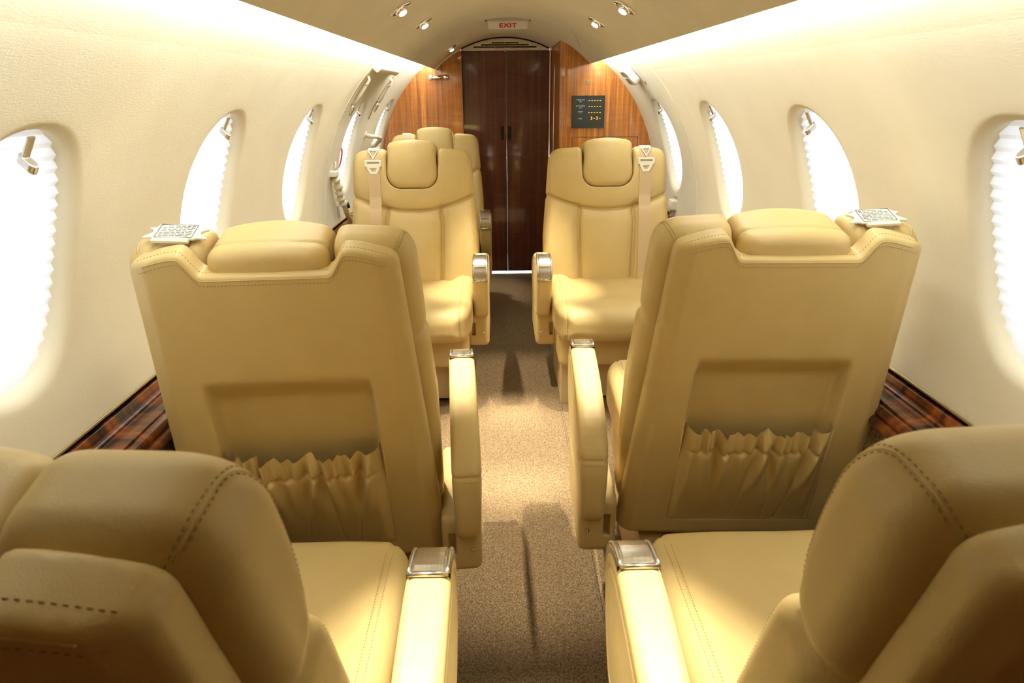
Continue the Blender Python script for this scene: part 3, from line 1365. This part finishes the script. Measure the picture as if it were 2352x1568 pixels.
def front_n(S, T):
    a = np.abs(S)
    lower = sstep(0.03, -0.03, T - seamA(S))
    nf = 0.142 + 0.022 * np.exp(-((T - 0.63) / 0.12) ** 2) * (1 - lower)
    nf = nf + lower * (0.020 * sstep(0.115, 0.17, a) + 0.012 * np.exp(-(a / 0.1) ** 2) * np.exp(-((T - 0.28) / 0.14) ** 2))
    dA = T - seamA(S)
    nf = nf - 0.016 * np.exp(-(dA / 0.0075) ** 2) - 0.010 * np.exp(-(dA / 0.03) ** 2)
    sb = a - (0.128 - 0.012 * np.clip((0.44 - T) / 0.3, 0, 1) - 0.01 * np.exp(-((T - 0.44) / 0.03) ** 2))
    nf = nf - lower * (0.014 * np.exp(-(sb / 0.0075) ** 2) + 0.006 * np.exp(-(sb / 0.025) ** 2))
    return nf


def w_cush(T):
    return np.minimum(w_shell(T) + 0.026, 0.283) - 0.012 * np.exp(-((T - seamA(0.25)) / 0.01) ** 2) * 0.5


def cush_fn(S, Nn, T):
    a = np.abs(S)
    topc = 0.717 - 0.012 * (a / 0.25) ** 2
    d2 = smax(a - w_cush(T), smax(T - topc, -0.045 - T, 0.03), 0.05)
    dn = np.maximum(0.05 - Nn, Nn - front_n(S, T))
    f = rint(d2, dn, 0.038)
    return smax(f, -(notch2d(S, T)), 0.008 + 0.016 * sstep(0.60, 0.66, T))


def head_fn(S, Nn, T):
    d2 = smax(rint(np.abs(S) - (HRW - 0.0008 - 0.006 * sstep(0.60, 0.67, T)), 0.5435 - T, 0.0595), T - (0.750 - 0.012 * (S / 0.1) ** 2), 0.022)
    up = sstep(0.655, 0.69, T)
    lo = 0.060 - 0.040 * up - 0.006 * (1 - (S / 0.1) ** 2) * up
    dn = np.maximum(lo - Nn, Nn - (0.186 - 0.012 * (S / 0.1) ** 2 - 0.02 * ((T - 0.65) / 0.1) ** 2))
    f = rint(d2, dn, 0.024)
    # seam between rear face and top panel
    g = Nn - (0.055 + 0.012 * (S / 0.1) ** 2)
    return f + 0.0035 * np.exp(-(g / 0.004) ** 2) * (T > 0.69)


SW = 0.262


def seat_fn(X, Y, Z):
    a = np.abs(X)
    top = 0.460 + 0.012 * sstep(0.15, 0.22, a) * sstep(0.38, 0.2, Y) + 0.012 * np.exp(-((Y - 0.36) / 0.09) ** 2) - 0.006 * np.exp(-(X / 0.12) ** 2)
    top = top + 0.016 * np.exp(-((Y + 0.02) / 0.05) ** 2) * sstep(0.14, 0.2, a)
    d1 = rint(a - (SW - 0.02 * sstep(0.35, 0.49, Y)), np.maximum(Z - top, 0.325 - Z), 0.04)
    f = rint(d1, np.maximum(Y - (0.485 - 0.018 * (a / 0.26) ** 2), -0.12 - Y), 0.055)
    g = a - 0.222
    groove = 0.0035 * np.exp(-(g / 0.004) ** 2)
    return f + groove


def base_fn(X, Y, Z):
    d = rint(np.abs(X) - 0.243, np.maximum(Y - 0.385, -0.085 - Y), 0.03)
    return rint(d, np.maximum(Z - 0.36, 0.195 - Z), 0.02)


ARM_POLY = spline([(0.268, 0.545), (0.258, 0.575), (0.225, 0.604), (0.16, 0.612), (0.03, 0.592), (-0.09, 0.555), (-0.165, 0.51), (-0.192, 0.46),
                   (-0.197, 0.37), (-0.185, 0.315), (-0.13, 0.300), (0.06, 0.322), (0.19, 0.352), (0.228, 0.39), (0.252, 0.47), (0.268, 0.545)], 61)[:-1]
ARM_C, ARM_H = 0.33, 0.033


def arm_fn(X, Y, Z):
    d2 = poly_sdf(ARM_POLY, Y, Z)
    taper = ARM_H - 0.004 * sstep(0.5, 0.32, Z)
    f = rint(d2, np.abs(X - ARM_C) - taper, 0.016)
    # stitched joint across the rear and inset side panel line
    g = d2 + 0.03
    side = 0.0025 * np.exp(-(g / 0.003) ** 2) * (np.abs(X - ARM_C) > 0.02)
    jt = Z - 0.475 + 0.02 * sstep(-0.2, -0.1, Y)
    back = 0.003 * np.exp(-(jt / 0.003) ** 2) * (Y < -0.12)
    return f + side + back


def bracket_fn(X, Y, Z):
    d = rint(np.maximum(Y - 0.165, -0.165 - Y), np.maximum(Z - 0.36, 0.205 - Z), 0.02)
    f = rint(d, np.maximum(X - (ARM_C + 0.03), 0.268 - X), 0.018)
    slot = np.maximum(np.abs(X - 0.292) - 0.008, np.abs(Z - 0.285) - 0.03)
    slot = np.maximum(slot, -(np.abs(Y) - 0.14))
    return np.maximum(f, -slot)


def arm_ctrl(X, Y, Z):
    """metal recline control wrapped over the front of the armrest"""
    d2 = poly_sdf(ARM_POLY, Y, Z)
    band = rint(np.abs(X - ARM_C) - 0.0315, np.maximum(d2 - 0.0035, -(d2 + 0.012)), 0.003)
    return rint(band, np.maximum(0.165 - Y, 0.532 - Z), 0.002)


MESH = {}


def M_(name, fn, lo, hi, h, mat):
    MESH[name] = sdf_mesh(name, fn, lo, hi, h, mat)


M_('back_shell', shell_fn, (-.33, -.02, -.1), (.33, .08, .75), 0.0055, 'leather')
M_('backrest', cush_fn, (-.31, .03, -.07), (.31, .21, .78), 0.0045, 'leather')
M_('headrest', head_fn, (-.13, 0, .52), (.13, .21, .78), 0.004, 'leather')
M_('seat_cushion', seat_fn, (-.29, -.15, .3), (.29, .52, .51), 0.005, 'leather')
M_('base', base_fn, (-.27, -.17, .17), (.27, .41, .38), 0.008, 'leather')
M_('armrest', arm_fn, (.27, -.22, .28), (.38, .29, .64), 0.0042, 'leather')
M_('arm_bracket', bracket_fn, (.25, -.19, .18), (.375, .19, .38), 0.004, 'leather')
M_('recline_control', arm_ctrl, (.28, .17, .5), (.37, .29, .63), 0.0022, 'brushed_nickel')


# recline control: rocker pad and dark slot
_dense = spline([(0.268, 0.525), (0.268, 0.545), (0.258, 0.575), (0.225, 0.604), (0.16, 0.612)], 80)[::-1]
_dense = _dense[(_dense[:, 0] > 0.163)]
_cum = np.r_[0, np.cumsum(np.linalg.norm(np.diff(_dense, axis=0), axis=1))]
_cum /= _cum[-1]


def roll_pts(off, u0, u1, n=14):
    """points along the arm outline under the control (0 rear edge, 1 front lower edge), offset outwards"""
    uu = np.linspace(u0, u1, n)
    p = np.stack([np.full(n, ARM_C), np.interp(uu, _cum, _dense[:, 0]), np.interp(uu, _cum, _dense[:, 1])], 1)
    return list(project(lambda X, Y, Z: poly_sdf(ARM_POLY, Y, Z), p, 0.05, off, 10))


def curved_pad(name, hw, o0, o1, u0, u1, mat):
    top = roll_pts(o1, u0, u1)
    bot = roll_pts(o0, u0, u1)
    n = len(top)
    V = [(ARM_C - hw, p[1], p[2]) for p in top] + [(ARM_C + hw, p[1], p[2]) for p in top] + \
        [(ARM_C - hw, p[1], p[2]) for p in bot] + [(ARM_C + hw, p[1], p[2]) for p in bot]
    F = []
    for i in range(n - 1):
        F.append((i, i + 1, n + i + 1, n + i))
        F.append((i, 2 * n + i, 2 * n + i + 1, i + 1))
        F.append((n + i, n + i + 1, 3 * n + i + 1, 3 * n + i))
    F.append((0, n, 3 * n, 2 * n))
    F.append((n - 1, 2 * n + n - 1, 3 * n + n - 1, n + n - 1))
    MESH[name] = mesh_from(name, V, F, mat, False)


curved_pad('control_rocker', 0.021, 0.002, 0.0085, 0.12, 0.62, 'brushed_nickel')
curved_pad('control_slot', 0.021, 0.001, 0.0048, 0.63, 0.80, 'brushed_nickel')

def rails():
    mb = MB()
    for sg in (-1, 1):
        mb.tube([(ARM_C + sg * 0.0275, p[1], p[2]) for p in roll_pts(0.006, 0.03, 0.97)], 0.0032, 8)
    for u in (0.03, 0.95):
        p = roll_pts(0.0045, u, u, 2)[0]
        mb.tube([(ARM_C - 0.029, p[1], p[2]), (ARM_C + 0.029, p[1], p[2])], 0.0042, 8)
    return mesh_from('control_rail', mb.v, mb.f, 'brushed_nickel', True)


MESH['control_rail'] = rails()


CORNER = [(0.266, 0.15, 0.52), (0.262, 0.152, 0.60), (0.256, 0.15, 0.655), (0.248, 0.142, 0.692), (0.241, 0.122, 0.703), (0.236, 0.095, 0.703), (0.231, 0.07, 0.698), (0.226, 0.054, 0.69)]


# stitches laid along paths on the upholstery
def stitch_mesh(name, paths, fn, spacing=0.0062, length=0.0034, w=0.0006, iso=0.0003, mat='stitch', h=0.01):
    V, F = [], []
    for path in paths:
        P = project(fn, np.array(path, float), h, iso, 10)
        d = np.r_[0, np.cumsum(np.linalg.norm(np.diff(P, axis=0), axis=1))]
        n = max(2, int(d[-1] / spacing))
        ss = np.linspace(0.002, d[-1] - length, n)
        A = np.stack([np.interp(ss, d, P[:, k]) for k in range(3)], 1)
        B = np.stack([np.interp(ss + length, d, P[:, k]) for k in range(3)], 1)
        Nr = grad(fn, A, 0.001)
        Nr /= np.maximum(np.linalg.norm(Nr, axis=1, keepdims=True), 1e-6)
        T = B - A
        T /= np.maximum(np.linalg.norm(T, axis=1, keepdims=True), 1e-6)
        S = np.cross(T, Nr)
        for a, b, nr, s in zip(A, B, Nr, S):
            k = len(V)
            V += [a - s * w, a + s * w, b + s * w, b - s * w, a + nr * 0.0006 + (b - a) * 0.2, b + nr * 0.0006 - (b - a) * 0.2]
            F += [(k, k + 4, k + 1), (k + 1, k + 4, k + 5, k + 2), (k + 2, k + 5, k + 3), (k + 3, k + 5, k + 4, k)]
    return mesh_from(name, V, F, mat, False)


def offs(path, dx=0, dy=0, dz=0):
    return [(p[0] + dx, p[1] + dy, p[2] + dz) for p in path]


# shell: one row below the top edge all along, with the notch
ss = np.linspace(-0.214, 0.214, 120)
edge = [(s, -0.004, float(shell_top(np.array(s))) - 0.017) for s in ss]
edge2 = [(s, 0.03, float(shell_top(np.array(s))) + 0.002) for s in ss]
MESH['shell_stitching'] = stitch_mesh('stitching', [edge, offs(edge2, dy=-0.012)], shell_fn)
# backrest: the corner seam along each side of the upper cushion with a row either side, lower sides
paths = []
for sg in (-1, 1):
    for off in (-0.006, 0.006):
        paths.append([(sg * (float(w_cush(np.array(t))) - 0.012 + off * 0.7), 0.155 - 0.7 * off, t) for t in np.linspace(0.03, 0.47, 40)])
    for off in (-0.010, 0.010):
        # over the shoulder: from the front of the side, across the top corner, to the rear
        pth = CORNER
        P = spline(pth, 60)
        paths.append([(sg * (p[0] + off), p[1], p[2] + off) for p in P])
MESH['back_stitching'] = stitch_mesh('stitching', paths, cush_fn)
# a dark corner seam between those rows


def tube_on(name, paths, fn, r, mat, iso=0.0):
    mb = MB()
    for path in paths:
        P = project(fn, np.array(path, float), 0.01, iso, 10)
        mb.tube([tuple(p) for p in P], r, 6)
    return mesh_from(name, mb.v, mb.f, mat, True)


MESH['corner_seam'] = tube_on('corner_seam', [[tuple(p) for p in spline(CORNER, 50)]], cush_fn, 0.0009, 'leather')
MESH['shell_seam'] = tube_on('edge_seam', [[(s, -0.003 + float(rear_n(np.array(s), np.array(0.66))), float(shell_top(np.array(s))) - 0.0075) for s in np.linspace(-0.2, 0.2, 110)]], shell_fn, 0.0009, 'leather')
# seat cushion: two rows beside the long side seam over the front
paths = []
for sg in (-1, 1):
    for dx in (-0.006, 0.006):
        paths.append([(sg * (0.222 + dx), y, 0.47) for y in np.linspace(0.0, 0.40, 50)] + [(sg * (0.222 + dx), 0.46, z) for z in np.linspace(0.44, 0.345, 14)])
MESH['cushion_stitching'] = stitch_mesh('stitching', paths, seat_fn, w=0.0006, h=0.03)
# armrest: rows along the stitched rear joint
paths = []
for dz in (-0.008, 0.008):
    paths.append([(x, -0.2, 0.475 + dz) for x in np.linspace(ARM_C - 0.026, ARM_C + 0.03, 20)])
    paths.append([(ARM_C + 0.036, y, 0.475 + dz - 0.02 * float(sstep(-0.2, -0.1, np.array(y)))) for y in np.linspace(-0.18, -0.13, 12)])
MESH['arm_stitching'] = stitch_mesh('stitching', paths, arm_fn)


# gathered map pocket on the rear of the shell
def pocket_mesh():
    Ns, Nt = 150, 70
    V, F = [], []
    darts = [-0.075, -0.012, 0.048, 0.1]
    ph = rng.uniform(0, 6.28, 8)
    for j in range(Nt):
        v = j / (Nt - 1)
        for i in range(Ns):
            u = i / (Ns - 1) * 2 - 1
            hw = 0.168 - 0.004 * v
            s = u * hw
            t = -0.018 + 0.292 * v
            win = float(sstep(1.0, 0.86, np.array(abs(u))))
            bulge = 0.024 * math.sin(math.pi * min(v * 0.62, 1)) ** 1.1
            g = 0.0
            # wide folds springing from the darts
            up = float(sstep(0.28, 0.75, np.array(v)))
            for k, dk in enumerate(darts):
                lean = (0.12 if k % 2 else -0.1) * (v - 0.33) * 0.3
                dd = (s - dk - lean)
                g -= 0.017 * up * math.exp(-(dd / (0.004 + 0.006 * v)) ** 2)
                g += 0.010 * up * math.exp(-((dd - 0.016) / 0.011) ** 2)
                if v < 0.34:
                    g -= 0.0016 * math.exp(-(dd / 0.0015) ** 2)
            band = float(sstep(0.76, 0.82, np.array(v)))
            tight = math.sin(s * 310 + 1.6 * math.sin(s * 41 + ph[0])) * 0.6 + math.sin(s * 205 + ph[1]) * 0.4
            g += band * 0.0075 * tight + (1 - band) * up * 0.0035 * math.sin(s * 160 + ph[2] + 3 * v)
            g -= 0.006 * math.exp(-((v - 0.79) / 0.018) ** 2)        # elastic channel seam
            n = -(0.001 + (bulge + g) * win)
            t2 = t + v ** 6 * 0.005 * (math.sin(s * 190 + ph[1]) + 0.6 * math.sin(s * 93)) * win - 0.010 * v ** 4 * (1 - u * u)
            if abs(u) > 0.94:
                n += 0.03 * float(sstep(0.6, 1.0, np.array(v))) * (abs(u) - 0.94) / 0.06
            V.append((s, n, t2))
    for j in range(Nt - 1):
        for i in range(Ns - 1):
            a = j * Ns + i
            F.append((a, a + 1, a + Ns + 1, a + Ns))
    return mesh_from('map_pocket', V, F, 'leather')


MESH['map_pocket'] = pocket_mesh()
mb = MB()
mb.tube([(-0.1655, 0.001, 0.262), (-0.167, 0.0, 0.12), (-0.1685, 0.0, -0.018), (0.1685, 0.0, -0.018), (0.167, 0.0, 0.12), (0.1655, 0.001, 0.262)], 0.0016, 6)
MESH['pocket_piping'] = mesh_from('pocket_piping', mb.v, mb.f, 'leather')


# ---- belts
def strip_mesh(name, path, hw, mat, th=0.0016, axis=0, s0=0.0):
    """ribbon along a path of (n, t) points at cross position s0"""
    n = len(path)
    V, F = [], []
    for i, p in enumerate(path):
        a = path[max(i - 1, 0)]
        b = path[min(i + 1, n - 1)]
        tx, ty = b[0] - a[0], b[1] - a[1]
        L = math.hypot(tx, ty) or 1
        nx, ny = ty / L * th, -tx / L * th
        for sgn in (-1, 1):
            V.append((s0 + sgn * hw, p[0] + nx, p[1] + ny))
        for sgn in (1, -1):
            V.append((s0 + sgn * hw, p[0] - nx, p[1] - ny))
    for i in range(n - 1):
        for k in range(4):
            F.append((i * 4 + k, i * 4 + (k + 1) % 4, (i + 1) * 4 + (k + 1) % 4, (i + 1) * 4 + k))
    F.append((3, 2, 1, 0))
    F.append(tuple((n - 1) * 4 + k for k in range(4)))
    return mesh_from(name, V, F, mat, False)


BS = -0.165      # belts hang on the outboard (-x) side


def belt_path(t_end):
    seed = [(0.06, 0.714), (0.075, 0.724), (0.1, 0.731), (0.125, 0.724), (0.15, 0.70)] + [(0.17, t) for t in np.linspace(0.665, t_end, 30)]
    P = np.array([(BS, a, b) for a, b in spline(seed, 70)])
    Q = project(cush_fn, P, 0.01, 0.003, 12)
    # bridge the groove: keep the strap taut
    for _ in range(6):
        Q[1:-1, 1] = np.maximum(Q[1:-1, 1], 0.5 * (Q[:-2, 1] + Q[2:, 1]))
    return [(q[1], q[2]) for q in Q]


bp = belt_path(0.12)
MESH['shoulder_strap'] = strip_mesh('shoulder_strap', bp, 0.026, 'belt', s0=BS)
top_i = [p for p in bp if p[1] > 0.69]
MESH['strap_loop'] = strip_mesh('strap_loop', top_i, 0.0225, 'belt_pale', th=0.0035, s0=BS)


def buckle_fn(X, Y, Z):
    # tongue: cross plate with slot and a D-shaped nose
    bar = rint(np.abs(X) - 0.0365, np.abs(Z - 0.0) - 0.0145, 0.005)
    nose = poly_sdf([(-0.027, -0.005), (0.027, -0.005), (0.025, -0.022), (0.0125, -0.044), (-0.0125, -0.044), (-0.025, -0.022)], X, Z) - 0.002
    d = np.minimum(bar, nose)
    slot = rint(np.abs(X) - 0.027, np.abs(Z - 0.002) - 0.004, 0.003)
    hole = poly_sdf([(-0.013, -0.021), (0.013, -0.021), (0.007, -0.034), (-0.007, -0.034)], X, Z) - 0.001
    d = np.maximum(d, np.maximum(-slot, -hole))
    return rint(d, np.abs(Y) - 0.003, 0.0014)


def vring_fn(X, Y, Z):
    a = np.abs(X)
    # V shaped ring
    px, pz = a, Z
    ax, az, bx, bz = 0.0, 0.018, 0.0195, 0.052
    t = np.clip(((px - ax) * (bx - ax) + (pz - az) * (bz - az)) / ((bx - ax) ** 2 + (bz - az) ** 2), 0, 1)
    d1 = np.sqrt((px - ax - (bx - ax) * t) ** 2 + (pz - az - (bz - az) * t) ** 2 + Y ** 2) - 0.0036
    d2 = np.sqrt(np.maximum(a - 0.0195, 0) ** 2 + (Z - 0.052) ** 2 + Y ** 2) - 0.003
    stud = np.sqrt(X ** 2 + (Z - 0.02) ** 2 + (Y * 1.4) ** 2) - 0.0085
    return smin(smin(d1, d2, 0.002), stud, 0.002)


M_('buckle_tongue', buckle_fn, (-.045, -.008, -.055), (.045, .008, .025), 0.0016, 'white_plastic')
M_('strap_ring', vring_fn, (-.03, -.014, .005), (.03, .014, .065), 0.0014, 'chrome')


# placard plate on the seat shoulder (rows seen from behind)
def plate_fn(X, Y, Z):
    d = rint(np.abs(X) - 0.047, np.abs(Y) - 0.026, 0.006)
    ear = rint(np.abs(X) - 0.062 + 0.010 * np.cos(Y * 150), np.abs(Y + 0.002) - 0.018, 0.006)
    d = smin(d, ear, 0.006)
    return rint(d, np.abs(Z - 0.0 + 0.9 * X * X) - 0.003, 0.0015)


M_('placard_plate', plate_fn, (-.075, -.04, -.015), (.075, .04, .012), 0.0022, 'white_plastic')
mb = MB()
for r in range(7):
    y = 0.0175 - r * 0.0058
    x = -0.036 + (0.012 if r == 0 else rng.uniform(0, .004))
    while x < 0.031:
        L = rng.uniform(0.006, 0.016)
        x1 = min(x + L, 0.036)
        mb.box((x, y - 0.0010, 0.0030 - 0.9 * x * x), (x1, y + 0.0010, 0.0037 - 0.9 * x * x))
        x = x1 + 0.0026
for sgn in (-1, 1):
    mb.box((-0.0405, sgn * 0.0228 - 0.0004, 0.0008), (0.0405, sgn * 0.0228 + 0.0004, 0.0034))
    mb.box((sgn * 0.0405 - 0.0004, -0.0228, 0.0008), (sgn * 0.0405 + 0.0004, 0.0228, 0.0034))
MESH['placard_print'] = mesh_from('placard_print', mb.v, mb.f, 'print_grey', False)
mb = MB()
mb.box((-0.044, -0.036, -0.004), (0.036, -0.024, 0.002))
MESH['placard_strap'] = mesh_from('placard_strap', mb.v, mb.f, 'belt_pale', False)

# plinth under the base
mb = MB()
mb.box((-0.225, -0.10, 0.0), (-0.165, 0.33, 0.2))
mb.box((0.165, -0.10, 0.0), (0.225, 0.33, 0.2))
mb.box((-0.17, -0.08, 0.02), (0.17, 0.30, 0.19))
MESH['pedestal'] = mesh_from('pedestal', mb.v, mb.f, 'plinth', False)
mb = MB()
mb.lathe([(0.0045, 0.0), (0.0045, 0.002), (0.002, 0.0028)], Matrix.Translation((ARM_C + 0.008, 0.166, 0.272)) @ Matrix.Rotation(-math.pi / 2, 4, 'X'), 12)
MESH['screw_front'] = mesh_from('bracket_screw', mb.v, mb.f, 'chrome', False)
mb = MB()
mb.lathe([(0.0045, 0.0), (0.0045, 0.002), (0.002, 0.0028)], Matrix.Translation((ARM_C + 0.008, -0.166, 0.272)) @ Matrix.Rotation(math.pi / 2, 4, 'X'), 12)
MESH['screw_rear'] = mesh_from('bracket_screw', mb.v, mb.f, 'chrome', False)

MIRR = {}


def get(name, m):
    if m > 0:
        return MESH[name]
    if name not in MIRR:
        MIRR[name] = mirror_mesh(MESH[name], name)
    return MIRR[name]


O_BACK = Vector((0, -0.13, 0.30))


def make_seat(x, y, facing, side, label, group, lean=12, yaw=0.0, belt='front', adx=0.0):
    """facing +1 looks along +y, -1 looks back at -y; side is the world side of the aisle (+1: aisle lies at +x)"""
    rz = (0 if facing > 0 else math.pi) + yaw * R2D
    root = empty('passenger_seat', (CX + x, y, 0), rz)
    tag(root, label, 'seat', group)
    m = side * facing           # mesh mirror: +1 keeps the arm at local +x
    L = lean * R2D
    link('pedestal', MESH['pedestal'], root)
    link('base', MESH['base'], root)
    sc = link('seat_cushion', MESH['seat_cushion'], root)
    tag(link('stitching', MESH['cushion_stitching'], sc), kind='stuff')

    def back(name, key, parent=root):
        o = link(name, key, parent)
        if parent is root:
            o.location = O_BACK
            o.rotation_euler = (L, 0, 0)
        return o
    sh = back('back_shell', MESH['back_shell'])
    tag(link('stitching', MESH['shell_stitching'], sh), kind='stuff')
    link('edge_seam', MESH['shell_seam'], sh)
    bk = back('backrest', MESH['backrest'])
    tag(link('stitching', MESH['back_stitching'], bk), kind='stuff')
    link('corner_seam', get('corner_seam', 1), bk)
    link('corner_seam', get('corner_seam', -1), bk)
    hr = back('headrest', MESH['headrest'])
    hr.location = O_BACK + Vector((0, -math.sin(L), math.cos(L))) * ((-0.034 if y > 1 else -0.046) if facing > 0 else 0.0)
    if facing > 0:
        pk = back('map_pocket', MESH['map_pocket'])
        link('pocket_piping', MESH['pocket_piping'], pk)
    al = (m * adx, 0, 0)
    ar = link('armrest', get('armrest', m), root, al)
    tag(link('stitching', get('arm_stitching', m), ar), kind='stuff')
    br = link('arm_bracket', get('arm_bracket', m), root, al)
    link('bracket_screw', get('screw_front', m), br)
    link('bracket_screw', get('screw_rear', m), br)
    rc_ = link('recline_control', get('recline_control', m), root, al)
    tag(rc_, 'brushed metal recline control')
    for k in ('control_rocker', 'control_slot', 'control_rail'):
        link(k, get(k, m), rc_)
    st = back('shoulder_strap', get('shoulder_strap', m))
    tag(st, 'pale webbing shoulder strap')
    link('strap_loop', get('strap_loop', m), st)
    if belt == 'front':
        tp = [p for p in bp if 0.60 < p[1] < 0.67]
        n0 = max(p[0] for p in tp) + 0.006
        o = link('buckle_tongue', get('buckle_tongue', m), st, (m * BS, n0, 0.648), (-0.12, 0, 0))
        o = link('strap_ring', get('strap_ring', m), st, (m * BS, n0 + 0.001, 0.651), (0.25, 0, 0))
    elif belt == 'placard':
        pm = Matrix.Translation((m * (BS + 0.004), 0.086, 0.7235)) @ Matrix.Rotation(-0.12 * m, 4, 'Z') @ Matrix.Rotation(0.22, 4, 'X') @ Matrix.Scale(0.82, 4)
        for k in ('placard_plate',):
            o = link(k, get(k, m), st)
            o.matrix_local = pm
        for k in ('placard_print', 'placard_strap'):
            o = link(k, get(k, m), st)
            o.matrix_local = pm
    return root


G1 = 'tan leather passenger seats'
make_seat(-0.478, 1.378, 1, 1, 'tan leather seat with gathered back pocket and placard, on the cabin door side', G1, 12, 4, 'placard', 0.008)
make_seat(0.522, 1.450, 1, -1, 'tan leather seat with gathered back pocket and placard, on the display panel side', G1, 12, -2, 'placard', 0.028)
make_seat(-0.480, 0.582, 1, 1, 'tan leather seat standing behind the pocketed seat on the cabin door side', G1, 14.5, 0, 'placard', -0.007)
make_seat(0.476, 0.590, 1, -1, 'tan leather seat standing behind the pocketed seat on the display panel side', G1, 14, 0, 'placard')
make_seat(-0.430, 2.855, -1, 1, 'tan leather seat with buckle strap facing a pocketed seat, in front of another facing seat', G1, 10, 0, 'front', -0.033)
make_seat(0.428, 2.855, -1, -1, 'tan leather seat with buckle strap in front of the display panel partition', G1, 10, 0, 'front', -0.033)
make_seat(-0.430, 3.95, -1, 1, 'tan leather seat farthest back against the wooden partition beside the folding door', G1, 10, 0, 'none', -0.033)
